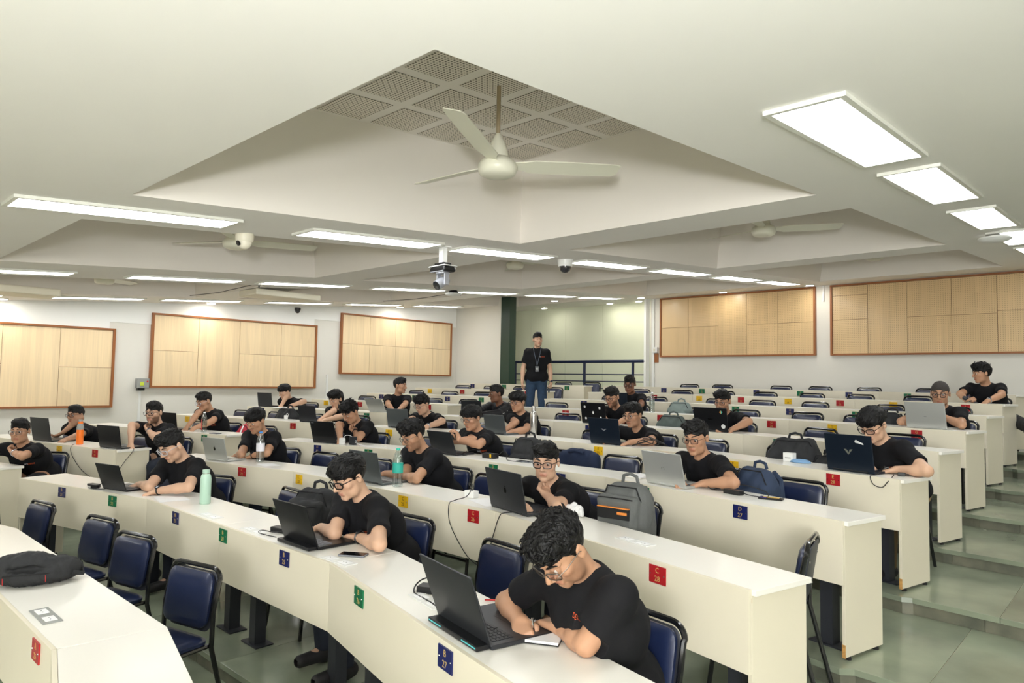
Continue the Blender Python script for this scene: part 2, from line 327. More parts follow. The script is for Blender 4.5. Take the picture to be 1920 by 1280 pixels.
# ------------------------------------------------------------------ who sits where (metres, world axes)
PEOPLE = [{'arms': {'L': ((-1.461, 2.008, 1.04), (-1.67, 2.078, 1.035), 'flat'), 'R': ((-1.981, 2.112, 1.04), (-1.812, 2.015, 1.035), 'pen')},
  'beard': 0.45,
  'body': 4,
  'down': True,
  'gaze': -40,
  'glasses': ('glasses_metal', 'rect', 0.0018),
  'hair': 'messy',
  'head': (-1.565, 1.953, 1.356),
  'id': 'P1',
  'k': 1,
  'label': 'person in black T-shirt writing in a notebook at the front right desk, head bowed',
  'lean': 0.55,
  'left': False,
  'pitch': 46,
  'roll': 0,
  'skin': 'skin_mid',
  'th': -2},
 {'arms': {'L': ((-3.123, 2.313, 1.04), (-3.422, 2.384, 1.035), 'flat'), 'R': ((-3.693, 2.445, 1.04), (-3.796, 2.367, 1.035), 'type')},
  'body': 2,
  'gaze': -20,
  'glasses': ('glasses_black', 'wide', 0.0028),
  'hair': 'fringe',
  'head': (-3.557, 2.4, 1.358),
  'id': 'P2',
  'k': 1,
  'label': 'person in black T-shirt with thick black-framed glasses at an open black laptop, phone in front',
  'left': False,
  'pitch': 24,
  'skin': 'skin_light',
  'th': 2,
  'watch': ('L', 'black')},
 {'arms': {'L': ((-5.544, 2.255, 1.04), (-5.843, 2.136, 1.035), 'type'), 'R': ((-6.173, 2.245, 1.04), (-6.284, 2.166, 1.035), 'type')},
  'beard': 0.1,
  'body': 8,
  'gaze': -30,
  'glasses': ('glasses_clear', 'wide', 0.0025),
  'hair': 'swept',
  'head': (-6.003, 2.308, 1.361),
  'id': 'P3',
  'k': 1,
  'label': 'person in black T-shirt typing beside the mint green bottle',
  'left': False,
  'moustache': 0.3,
  'pitch': 30,
  'skin': 'skin_light',
  'th': 14,
  'watch': ('L', 'black')},
 {'arms': {'L': ((-2.807, 3.47, 1.151), ('f', -0.02, 0.075, -0.195), 'fist'), 'R': ((-3.034, 3.356, 1.151), (-2.99, 3.358, 1.146), 'type')},
  'beard': 0.12,
  'body': 14,
  'gaze': -16,
  'glasses': ('glasses_black', 'wide', 0.0024),
  'hair': 'swept',
  'head': (-3.04, 3.62, 1.406),
  'id': 'P4',
  'k': 2,
  'label': 'person in black T-shirt resting chin on fist behind a black laptop',
  'left': False,
  'moustache': 0.2,
  'pitch': 8,
  'skin': 'skin_light',
  'th': 26},
 {'arms': {'L': ((-4.086, 3.549, 1.151), (-4.628, 3.658, 1.146), 'type'), 'R': ((-4.793, 3.662, 1.151), (-4.86, 3.639, 1.146), 'type')},
  'beard': 0.5,
  'body': 0,
  'gaze': -25,
  'glasses': ('glasses_metal', 'round', 0.0018),
  'hair': 'messy',
  'head': (-4.622, 3.745, 1.476),
  'id': 'P5',
  'k': 2,
  'label': 'person in black T-shirt leaning over a laptop behind the green-capped bottle',
  'left': False,
  'pitch': 24,
  'skin': 'skin_mid',
  'th': -4},
 {'arms': {'L': ((-6.2, 3.336, 1.151), (-6.798, 3.408, 1.146), 'type'), 'R': ((-6.822, 3.301, 1.151), (-6.975, 3.346, 1.146), 'type')},
  'beard': 0.15,
  'body': 8,
  'gaze': -28,
  'hair': 'fringe',
  'head': (-6.865, 3.468, 1.489),
  'id': 'P6',
  'k': 2,
  'label': 'person in black T-shirt without glasses behind the blue-capped bottle',
  'left': False,
  'moustache': 0.6,
  'pitch': 24,
  'skin': 'skin_mid',
  'th': 22,
  'watch': ('L', 'black')},
 {'arms': {'L': ((-2.112, 4.532, 1.262), (-2.367, 4.551, 1.257), 'type'), 'R': ((-2.648, 4.625, 1.262), (-2.517, 4.494, 1.257), 'type')},
  'beard': 0.15,
  'body': 4,
  'gaze': -14,
  'glasses': ('glasses_black', 'rect', 0.0015),
  'hair': 'swept',
  'head': (-2.539, 4.778, 1.547),
  'id': 'P7',
  'k': 3,
  'label': 'person in black T-shirt and thin glasses behind a silver laptop at the right',
  'left': False,
  'moustache': 0.5,
  'pitch': 12,
  'skin': 'skin_mid',
  'th': 2},
 {'arms': {'L': ((-4.564, 4.542, 1.262), ('f', -0.03, 0.24, -0.15), 'hold'), 'R': ((-4.943, 4.5, 1.262), ('f', 0.1, 0.26, -0.17), 'hold')},
  'body': 2,
  'gaze': -14,
  'glasses': ('glasses_metal', 'rect', 0.0018),
  'hair': 'fringe',
  'head': (-5.185, 4.97, 1.559),
  'id': 'P8',
  'k': 3,
  'label': 'person in black T-shirt holding a phone up in both hands',
  'left': False,
  'moustache': 0.3,
  'pitch': 14,
  'skin': 'skin_mid',
  'th': 2},
 {'arms': {'L': ((-6.5, 4.554, 1.262), ('f', -0.05, 0.095, -0.19), 'fist'), 'R': ((-6.598, 4.286, 1.262), (-6.695, 4.383, 1.257), 'type')},
  'body': 8,
  'down': True,
  'gaze': -30,
  'hair': 'curly',
  'head': (-6.89, 4.637, 1.552),
  'id': 'P9',
  'k': 3,
  'label': 'person in black T-shirt leaning a cheek on one fist, curly hair over the face',
  'left': False,
  'pitch': 34,
  'skin': 'skin_mid',
  'th': 12,
  'watch': ('L', 'black')},
 {'arms': {'L': ((-3.764, 6.145, 1.373), (-3.848, 5.864, 1.368), 'type'), 'R': ((-4.147, 5.876, 1.373), (-4.124, 5.845, 1.368), 'type')},
  'beard': 0.2,
  'body': 0,
  'gaze': -10,
  'glasses': ('glasses_metal', 'round', 0.0018),
  'hair': 'swept',
  'head': (-4.015, 6.195, 1.612),
  'id': 'P10',
  'k': 4,
  'label': 'person in black T-shirt and round glasses behind the wide dark blue laptop',
  'left': False,
  'moustache': 0.6,
  'pitch': 8,
  'skin': 'skin_mid',
  'th': -6},
 {'arms': {'L': ((-5.435, 6.082, 1.373), (-5.511, 5.934, 1.368), 'type'), 'R': ((-5.619, 5.956, 1.373), (-5.624, 5.916, 1.368), 'type')},
  'body': 0,
  'gaze': -12,
  'glasses': ('glasses_black', 'round', 0.0022),
  'hair': 'fringe',
  'head': (-5.731, 6.268, 1.693),
  'id': 'P11',
  'k': 4,
  'label': 'person in black T-shirt beside the tall silver flask',
  'left': False,
  'moustache': 0.3,
  'pitch': 8,
  'skin': 'skin_mid',
  'th': 2},
 {'arms': {'L': ((-1.175, 5.513, 1.373), (-1.388, 5.59, 1.368), 'type'), 'R': ((-1.661, 5.537, 1.373), (-1.572, 5.61, 1.368), 'type')},
  'body': -4,
  'down': True,
  'gaze': -30,
  'glasses': ('glasses_black', 'wide', 0.0022),
  'hair': 'fringe',
  'head': (-1.564, 5.688, 1.67),
  'id': 'P12',
  'k': 4,
  'label': 'person in black T-shirt bent over a dark laptop with a V emblem, by the aisle',
  'left': False,
  'legcol': 'chinos_tan',
  'pitch': 30,
  'skin': 'skin_light',
  'th': -16},
 {'arms': {'L': ((-6.386, 5.594, 1.373), (-6.681, 5.623, 1.368), 'type'), 'R': ((-6.788, 5.497, 1.373), (-6.816, 5.58, 1.368), 'type')},
  'body': 4,
  'gaze': -25,
  'glasses': ('glasses_metal', 'round', 0.0018),
  'hair': 'messy',
  'head': (-7.071, 5.869, 1.617),
  'id': 'P13',
  'k': 4,
  'label': 'person in black T-shirt with silver watch behind an open grey laptop, face tilted down',
  'left': False,
  'pitch': 20,
  'skin': 'skin_light',
  'th': 6,
  'watch': ('L', 'silver')},
 {'arms': {'L': ((-3.198, 7.015, 1.484), (-3.342, 7.07, 1.479), 'type'), 'R': ((-3.578, 7.023, 1.484), (-3.508, 7.07, 1.479), 'type')},
  'beard': 0.6,
  'body': 4,
  'gaze': -15,
  'glasses': ('glasses_black', 'rect', 0.0018),
  'hair': 'swept',
  'head': (-3.616, 7.42, 1.758),
  'id': 'P14',
  'k': 5,
  'label': 'person in black T-shirt behind the black laptop with two round stickers',
  'left': False,
  'pitch': 12,
  'skin': 'skin_mid',
  'th': 4},
 {'arms': {'L': ((-4.644, 7.074, 1.484), (-4.795, 7.07, 1.479), 'type'), 'R': ((-5.026, 6.95, 1.484), (-4.952, 7.07, 1.479), 'type')},
  'beard': 0.85,
  'body': 2,
  'gaze': -20,
  'glasses': ('glasses_black', 'wide', 0.0022),
  'hair': 'swept',
  'head': (-5.134, 7.42, 1.763),
  'id': 'P15',
  'k': 5,
  'label': 'bearded person in black T-shirt behind a black laptop with white stickers',
  'left': False,
  'pitch': 18,
  'skin': 'skin_mid',
  'th': 2},
 {'arms': {'L': ((-6.756, 7.101, 1.484), (-6.914, 6.781, 1.479), 'type'), 'R': ((-6.986, 6.644, 1.484), (-7.192, 6.715, 1.479), 'type')},
  'body': -4,
  'hair': 'short',
  'head': (-6.998, 7.191, 1.756),
  'id': 'P16',
  'jacket': True,
  'k': 5,
  'label': 'person in black zip jacket with white piping on the shoulders',
  'left': False,
  'logo': False,
  'moustache': 0.4,
  'pitch': 4,
  'skin': 'skin_dark',
  'th': -22},
 {'arms': {'L': ((-1.403, 8.017, 1.595), ('f', -0.01, 0.09, -0.2), 'fist'), 'R': ((-1.953, 8.09, 1.595), (-1.772, 8.276, 1.59), 'type')},
  'beard': 0.25,
  'body': 4,
  'gaze': -12,
  'glasses': ('glasses_black', 'round', 0.0024),
  'hair': 'buzz',
  'head': (-1.619, 8.21, 1.893),
  'id': 'P17',
  'k': 6,
  'label': 'person with cropped hair and glasses, mouth behind fist, silver laptop at the aisle',
  'left': False,
  'pitch': 8,
  'skin': 'skin_mid',
  'th': 6},
 {'arms': {'L': ((-8.038, 6.452, 1.484), (-8.418, 6.499, 1.479), 'type'), 'R': ((-8.505, 6.337, 1.484), (-8.466, 6.466, 1.479), 'type')},
  'body': 38,
  'gaze': 0,
  'hair': 'short',
  'head': (-8.857, 6.879, 1.837),
  'id': 'P18',
  'k': 5,
  'label': 'person in black T-shirt looking away to the right behind a tilted silver laptop',
  'left': True,
  'moustache': 0.5,
  'pitch': 2,
  'skin': 'skin_mid',
  'th': 112},
 {'arms': {'L': ((-5.276, 8.468, 1.595), (-5.359, 8.295, 1.59), 'type'), 'R': ((-5.546, 8.175, 1.595), (-5.537, 8.295, 1.59), 'type')},
  'body': 6,
  'gaze': -15,
  'glasses': ('glasses_black', 'round', 0.002),
  'hair': 'short',
  'head': (-5.732, 8.737, 1.929),
  'id': 'P19',
  'k': 6,
  'label': 'person in black T-shirt and dark glasses behind the clear bottle, near the back',
  'left': False,
  'pitch': 14,
  'skin': 'skin_dark',
  'th': 16},
 {'arms': {'L': ((-1.32, 10.371, 1.817), (-1.54, 10.422, 1.812), 'type'), 'R': ((-1.868, 10.498, 1.817), (-1.776, 10.477, 1.812), 'mic')},
  'body': 4,
  'gaze': -5,
  'hair': 'curly',
  'head': (-1.667, 10.892, 2.154),
  'id': 'P20',
  'k': 8,
  'label': 'curly-haired person in black T-shirt holding a black microphone at the right end',
  'left': False,
  'legcol': 'trousers_black',
  'legs': {'L': ((-1.13, 10.44, 1.5), (-1.02, 10.22, 1.14))},
  'moustache': 0.3,
  'pitch': 6,
  'shoe': 'shoe_white',
  'skin': 'skin_mid',
  'th': -52,
  'watch': ('L', 'silver')},
 {'arms': {'L': ((-7.987, 1.633, 1.04), ('f', 0.01, 0.095, -0.2), 'fist'), 'R': ((-9.011, 1.311, 1.04), (-9.091, 1.411, 1.035), 'type')},
  'body': 26,
  'gaze': -8,
  'glasses': ('glasses_metal', 'rect', 0.0018),
  'hair': 'short',
  'head': (-8.812, 1.83, 1.325),
  'id': 'P22',
  'k': 1,
  'label': 'person in black T-shirt with silver watch, fist to mouth, at the left edge',
  'left': True,
  'legcol': 'trousers_black',
  'pitch': 4,
  'skin': 'skin_mid',
  'th': 54,
  'watch': ('L', 'silver')},
 {'arms': {'L': ((-9.131, 2.562, 1.151), (-9.784, 2.494, 1.146), 'type'), 'R': ((-9.797, 2.374, 1.151), ('f', 0.05, 0.13, -0.2), 'open')},
  'beard': 0.3,
  'body': 16,
  'gaze': -10,
  'glasses': ('glasses_black', 'rect', 0.0016),
  'hair': 'short',
  'head': (-10.408, 2.76, 1.397),
  'id': 'P23',
  'k': 2,
  'label': 'person in black T-shirt with raised open hand behind the orange bottle',
  'left': True,
  'moustache': 0.6,
  'pitch': 2,
  'skin': 'skin_mid',
  'th': 34},
 {'arms': {'L': ((-8.207, 2.943, 1.151), ('f', 0.0, 0.1, -0.19), 'fist'), 'R': ((-8.546, 2.802, 1.151), (-8.583, 2.842, 1.146), 'type')},
  'beard': 0.9,
  'body': 16,
  'gaze': -10,
  'glasses': ('glasses_black', 'wide', 0.0018),
  'hair': 'short',
  'head': (-8.721, 3.128, 1.498),
  'id': 'P24',
  'k': 2,
  'label': 'bearded person in black T-shirt with fist to mouth and wristwatch, left block',
  'left': True,
  'pitch': 6,
  'skin': 'skin_light',
  'th': 34,
  'watch': ('L', 'silver')},
 {'arms': {'L': ((-8.685, 3.842, 1.262), (-9.269, 3.817, 1.257), 'type'), 'R': ((-9.425, 3.797, 1.262), (-9.494, 3.825, 1.257), 'type')},
  'body': 6,
  'gaze': -28,
  'glasses': ('glasses_clear', 'wide', 0.002),
  'hair': 'short',
  'head': (-9.594, 4.087, 1.593),
  'id': 'P25',
  'k': 3,
  'label': 'person in black T-shirt typing beside the bottle with red lettering',
  'left': True,
  'pitch': 20,
  'skin': 'skin_mid',
  'th': 12},
 {'arms': {'L': ((-8.026, 5.23, 1.373), (-8.427, 5.251, 1.368), 'type'), 'R': ((-8.318, 5.158, 1.373), (-8.505, 5.231, 1.368), 'type')},
  'body': 6,
  'gaze': -25,
  'hair': 'long',
  'head': (-8.599, 5.538, 1.642),
  'id': 'P26',
  'k': 4,
  'label': 'wavy-haired person in black T-shirt near the wall conduit, typing on a grey laptop',
  'left': True,
  'pitch': 22,
  'skin': 'skin_light',
  'th': 12},
 {'arms': {'L': ((-10.254, 5.904, 1.484), (-10.578, 5.943, 1.479), 'type'), 'R': ((-10.728, 5.88, 1.484), (-10.849, 5.927, 1.479), 'type')},
  'body': 0,
  'gaze': -10,
  'hair': 'fringe',
  'head': (-11.011, 6.066, 1.692),
  'id': 'P27',
  'k': 5,
  'label': 'person in black T-shirt crouched low behind a laptop under the wall panelling',
  'left': True,
  'pitch': 20,
  'skin': 'skin_light',
  'th': 4},
 {'arms': {'L': ((0, 0, 0), (0, 0, 0), 'grip'), 'R': ((0, 0, 0), (0, 0, 0), 'hang')},
  'beard': 0.25,
  'body': 30.0,
  'gaze': -2,
  'hair': 'short',
  'head': (-8.139, 9.4, 2.694),
  'id': 'P21',
  'k': 7,
  'label': 'person standing in the left aisle in black T-shirt and blue jeans with lanyard',
  'lanyard': True,
  'left': True,
  'legcol': 'jeans_blue',
  'moustache': 0.4,
  'pitch': -3,
  'roll': 0,
  'skin': 'skin_light',
  'stand': True,
  'th': 58.0,
  'watch': ('L', 'black')}]
CHAIRS = {(0, False, 0): 0, (0, False, 1): 0, (0, False, 2): (-0.42, -0.08, 14), (0, False, 3): (-0.62, -0.06, 14), (0, False, 4): (-0.58, -0.05, 12), (0, False, 5): (-0.8, -0.04, 10), (0, False, 6): 0, (0, False, 7): 0, (2, False, 0): 0, (1, False, 1): (0.02, 0, 6)}
LAPS = [(1, False, (-1.941, 1.84, 0.985), 0.4), (1, False, (-3.603, 2.12, 1.001), 0.37), (1, False, (-6.297, 1.978, 0.962), 0.31), (2, False, (-3.092, 3.309, 1.106), 0.51), (2, False, (-4.689, 3.345, 1.122), 0.38),
 (2, False, (-6.86, 3.069, 1.131), 0.31), (3, False, (-2.603, 4.443, 1.222), 0.38), (3, False, (-5.147, 4.57, 1.229), 0.35), (3, False, (-6.863, 4.293, 1.226), 0.36), (4, False, (-4.086, 5.795, 1.346), 0.37),
 (4, False, (-5.626, 5.786, 1.373), 0.3), (4, False, (-1.653, 5.448, 1.358), 0.36), (4, False, (-7.054, 5.473, 1.339), 0.34), (5, False, (-3.552, 7.02, 1.477), 0.39), (5, False, (-5.124, 7.02, 1.447), 0.37),
 (5, False, (-6.994, 6.712, 1.467), 0.33), (6, False, (-1.683, 7.905, 1.57), 0.38), (5, True, (-8.712, 6.355, 1.429), 0.32), (6, False, (-5.599, 8.237, 1.548), 0.33), (2, True, (-8.724, 2.677, 1.111), 0.51),
 (2, True, (-10.118, 2.332, 1.101), 0.45), (3, True, (-9.665, 3.669, 1.271), 0.26), (4, True, (-8.663, 5.142, 1.35), 0.32), (5, True, (-11.101, 5.764, 1.463), 0.34)]
# ================================================================== signed-distance bodies
class Vol:
    """small signed distance modeller: smooth unions of cones and ellipsoids, meshed by surface nets"""
    def __init__(s, lo, hi, h, zcut=None, hc=None):
        def axis(a, b_, hh): n = max(4, int(math.ceil((b_-a)/hh))+1); return np.linspace(a, b_, n)
        s.x = axis(lo[0], hi[0], h); s.y = axis(lo[1], hi[1], h)
        if zcut is not None and lo[2] < zcut < hi[2]:
            z1 = np.arange(lo[2], zcut, hc); s.z = np.concatenate([z1, np.arange(zcut, hi[2]+h, h)])
        else: s.z = axis(lo[2], hi[2], h)
        s.d = np.full((len(s.x), len(s.y), len(s.z)), 0.06, np.float32)
    def sub(s, lo, hi):
        r = []
        for ax, a, b_ in ((s.x, lo[0], hi[0]), (s.y, lo[1], hi[1]), (s.z, lo[2], hi[2])):
            i = max(0, int(np.searchsorted(ax, a))-1); j = min(len(ax), int(np.searchsorted(ax, b_))+1)
            if j-i < 1: return None
            r.append(slice(i, j))
        X = s.x[r[0]].astype(np.float32)[:, None, None]; Y = s.y[r[1]].astype(np.float32)[None, :, None]; Z_ = s.z[r[2]].astype(np.float32)[None, None, :]
        return tuple(r), X, Y, Z_
    def mix(s, sl, b_, k, op):
        a = s.d[sl]
        if op == '+':
            if k <= 0: s.d[sl] = np.minimum(a, b_); return
            h = np.clip(0.5+0.5*(a-b_)/k, 0, 1); s.d[sl] = a*(1-h)+b_*h-k*h*(1-h)
        else:
            b_ = -b_
            if k <= 0: s.d[sl] = np.maximum(a, b_); return
            h = np.clip(0.5-0.5*(a-b_)/k, 0, 1); s.d[sl] = a*(1-h)+b_*h+k*h*(1-h)
    def cone(s, a, b_, ra, rb, k=0.02, op='+'):
        a = np.array(a, float); b_ = np.array(b_, float); m = max(ra, rb)+0.045+k
        q = s.sub(np.minimum(a, b_)-m, np.maximum(a, b_)+m)
        if q is None: return s
        sl, X, Y, Z_ = q; ba = b_-a; L = float(ba @ ba)+1e-9
        px, py, pz = X-a[0], Y-a[1], Z_-a[2]
        t = np.clip((px*ba[0]+py*ba[1]+pz*ba[2])/L, 0, 1)
        dd = np.sqrt((px-t*ba[0])**2+(py-t*ba[1])**2+(pz-t*ba[2])**2)-(ra+(rb-ra)*t)
        s.mix(sl, dd.astype(np.float32), k, op); return s
    def ell(s, c, r, R=None, k=0.02, op='+'):
        c = np.array(c, float); r = np.array(r, float); m = float(r.max())+0.045+k
        q = s.sub(c-m, c+m)
        if q is None: return s
        sl, X, Y, Z_ = q; px, py, pz = X-c[0], Y-c[1], Z_-c[2]
        if R is not None:
            R = np.array(R, float); qx = px*R[0, 0]+py*R[1, 0]+pz*R[2, 0]; qy = px*R[0, 1]+py*R[1, 1]+pz*R[2, 1]; qz = px*R[0, 2]+py*R[1, 2]+pz*R[2, 2]
        else: qx, qy, qz = px, py, pz
        k0 = np.sqrt((qx/r[0])**2+(qy/r[1])**2+(qz/r[2])**2)+1e-6; k1 = np.sqrt((qx/r[0]**2)**2+(qy/r[1]**2)**2+(qz/r[2]**2)**2)+1e-6
        s.mix(sl, (k0*(k0-1)/k1).astype(np.float32), k, op); return s
    def rbox(s, c, h, rad, R=None, k=0.02, op='+'):
        c = np.array(c, float); h = np.array(h, float); m = float(np.linalg.norm(h))+0.045+k
        q = s.sub(c-m, c+m)
        if q is None: return s
        sl, X, Y, Z_ = q; px, py, pz = X-c[0], Y-c[1], Z_-c[2]
        if R is not None:
            R = np.array(R, float); qx = px*R[0, 0]+py*R[1, 0]+pz*R[2, 0]; qy = px*R[0, 1]+py*R[1, 1]+pz*R[2, 1]; qz = px*R[0, 2]+py*R[1, 2]+pz*R[2, 2]
        else: qx, qy, qz = px, py, pz
        ax, ay, az = np.abs(qx)-h[0]+rad, np.abs(qy)-h[1]+rad, np.abs(qz)-h[2]+rad
        dd = np.sqrt(np.maximum(ax, 0)**2+np.maximum(ay, 0)**2+np.maximum(az, 0)**2)+np.minimum(np.maximum(ax, np.maximum(ay, az)), 0)-rad
        s.mix(sl, np.broadcast_to(dd, s.d[sl].shape).astype(np.float32), k, op); return s
    def half(s, p, n, k=0.004, near=None, rad=0.3):
        """cut away everything on the side n points to (optionally only near a point)"""
        p = np.array(p, float); n = np.array(n, float); n = n/np.linalg.norm(n)
        if near is None: lo, hi = (s.x[0], s.y[0], s.z[0]), (s.x[-1], s.y[-1], s.z[-1])
        else: lo, hi = np.array(near)-rad, np.array(near)+rad
        q = s.sub(lo, hi)
        if q is None: return s
        sl, X, Y, Z_ = q
        dd = (X-p[0])*n[0]+(Y-p[1])*n[1]+(Z_-p[2])*n[2]
        s.mix(sl, (-dd).astype(np.float32), k, '-'); return s
    def nets(s):
        d = s.d; nx, ny, nz = d.shape; neg = d < 0
        if not neg.any(): return np.zeros((0, 3)), np.zeros((0, 4), int)
        cnt = np.zeros((nx-1, ny-1, nz-1), np.int8)
        for i in (0, 1):
            for j in (0, 1):
                for k in (0, 1): cnt += neg[i:nx-1+i, j:ny-1+j, k:nz-1+k]
        I, J, Kk = np.nonzero((cnt > 0) & (cnt < 8)); n = len(I)
        idx = np.full((nx-1, ny-1, nz-1), -1, np.int32); idx[I, J, Kk] = np.arange(n)
        acc = np.zeros((n, 3)); num = np.zeros(n)
        cr = [(i, j, k) for i in (0, 1) for j in (0, 1) for k in (0, 1)]
        for a in cr:
            for ax in range(3):
                if a[ax]: continue
                b_ = list(a); b_[ax] = 1
                da = d[I+a[0], J+a[1], Kk+a[2]]; db = d[I+b_[0], J+b_[1], Kk+b_[2]]; m = (da < 0) != (db < 0)
                t = np.where(m, da/(da-db+1e-12), 0)
                P = np.stack([np.full(n, a[q], float) for q in range(3)], 1); P[:, ax] += t
                acc += P*m[:, None]; num += m
        acc /= num[:, None]
        V = np.stack([s.x[I]+(s.x[I+1]-s.x[I])*acc[:, 0], s.y[J]+(s.y[J+1]-s.y[J])*acc[:, 1], s.z[Kk]+(s.z[Kk+1]-s.z[Kk])*acc[:, 2]], 1)
        F = []
        for ax in range(3):
            sl0 = [slice(None)]*3; sl1 = [slice(None)]*3; sl0[ax] = slice(0, -1); sl1[ax] = slice(1, None)
            A_, B_ = neg[tuple(sl0)], neg[tuple(sl1)]; E = np.nonzero(A_ != B_); E = list(E)
            u, v = [(1, 2), (2, 0), (0, 1)][ax]
            ok = (E[u] > 0) & (E[v] > 0) & (E[u] < d.shape[u]-1) & (E[v] < d.shape[v]-1)
            E = [e[ok] for e in E]; fl_ = A_[tuple(E)]
            def g(du, dv):
                q = [e.copy() for e in E]; q[u] = q[u]+du; q[v] = q[v]+dv; return idx[tuple(q)]
            a, b_, c, e_ = g(-1, -1), g(0, -1), g(0, 0), g(-1, 0)
            Q = np.where(fl_[:, None], np.stack([a, b_, c, e_], 1), np.stack([a, e_, c, b_], 1)); F.append(Q)
        F = np.concatenate(F); F = F[(F >= 0).all(1)]
        return V, F
def npmesh(name, V, F, matn, paint=None):
    me = bpy.data.meshes.new(name); n = len(V); f = len(F)
    me.vertices.add(n); me.vertices.foreach_set('co', V.astype(np.float32).ravel())
    me.loops.add(4*f); me.loops.foreach_set('vertex_index', F.astype(np.int32).ravel())
    me.polygons.add(f); me.polygons.foreach_set('loop_start', np.arange(0, 4*f, 4, dtype=np.int32))
    me.polygons.foreach_set('use_smooth', np.ones(f, bool))
    me.materials.append(MATS[matn]); me.update(calc_edges=True)
    if paint is not None:
        a = me.color_attributes.new('paint', 'FLOAT_COLOR', 'POINT'); a.data.foreach_set('color', np.concatenate([paint, np.ones((n, 1))], 1).astype(np.float32).ravel())
    return me
def vnormals(V, F):
    N = np.zeros_like(V); fn = np.cross(V[F[:, 2]]-V[F[:, 0]], V[F[:, 3]]-V[F[:, 1]])
    for k in range(4): np.add.at(N, F[:, k], fn)
    return N/(np.linalg.norm(N, axis=1)[:, None]+1e-12)
_nk = rng.normal(size=(10, 3))
def wav(P, freq, seed=0, stretch=(1, 1, 1)):
    P = P*np.array(stretch); v = np.zeros(len(P))
    for i in range(5):
        k = _nk[(i+seed) % 10]*freq*(1+0.35*i); k2 = _nk[(i+seed+3) % 10]*freq*0.6
        v += np.sin(P @ k + 1.7*np.sin(P @ k2+seed) + i*1.3+seed)/(1+0.4*i)
    return v/3
def smooth01(x): x = np.clip(x, 0, 1); return x*x*(3-2*x)

def skin(name, rgb):
    m = mat(name, rgb, 0.48, spec=0.4); nt = m.node_tree; b = nt.nodes['Principled BSDF']
    at = nt.nodes.new('ShaderNodeAttribute'); at.attribute_name = 'paint'
    mx = nt.nodes.new('ShaderNodeMix'); mx.data_type = 'RGBA'; mx.blend_type = 'MULTIPLY'; mx.inputs[0].default_value = 1
    mx.inputs[6].default_value = (*lin(rgb), 1); nt.links.new(at.outputs['Color'], mx.inputs[7]); nt.links.new(mx.outputs[2], b.inputs['Base Color'])
    b.inputs['Subsurface Weight'].default_value = 0.0
skin('skin_light', (206, 166, 138)); skin('skin_mid', (184, 140, 110)); skin('skin_dark', (128, 88, 66))
mat('hair_black', (11, 10, 10), 0.5, spec=0.3, bump=0.5, bscale=180, stretch=(1, 1, 0.25))
mat('hair_grey', (52, 46, 42), 0.7, bump=0.5, bscale=300)
mat('shirt_black', (19, 19, 22), 0.85, spec=0.25, bump=0.05, bscale=300)
mat('jacket_black', (17, 17, 22), 0.6, spec=0.4)
mat('jeans_dark', (34, 40, 54), 0.85); mat('jeans_blue', (44, 66, 92), 0.85, noise=0.15, nscale=30)
mat('chinos_tan', (150, 128, 92), 0.85); mat('trousers_black', (26, 27, 30), 0.85)
mat('shoe_dark', (30, 28, 30), 0.6); mat('shoe_white', (225, 225, 222), 0.5)
mat('eye_white', (206, 196, 186), 0.3); mat('eye_dark', (30, 18, 12), 0.15)
mat('glasses_black', (10, 9, 11), 0.35, spec=0.3); mat('glasses_metal', (120, 112, 104), 0.3, metal=0.9); mat('glasses_clear', (190, 190, 196), 0.2)
glassy('lens_glass', (246, 246, 250), 0.965, 0.02)
mat('watch_black', (18, 18, 20), 0.3); mat('watch_silver', (190, 192, 196), 0.25, metal=0.8); mat('watch_face', (60, 66, 76), 0.1)
mat('print_white', (225, 225, 225), 0.7); mat('print_orange', (226, 96, 52), 0.7)
mat('badge', (30, 32, 38), 0.3); mat('lanyard_grey', (84, 92, 104), 0.7)

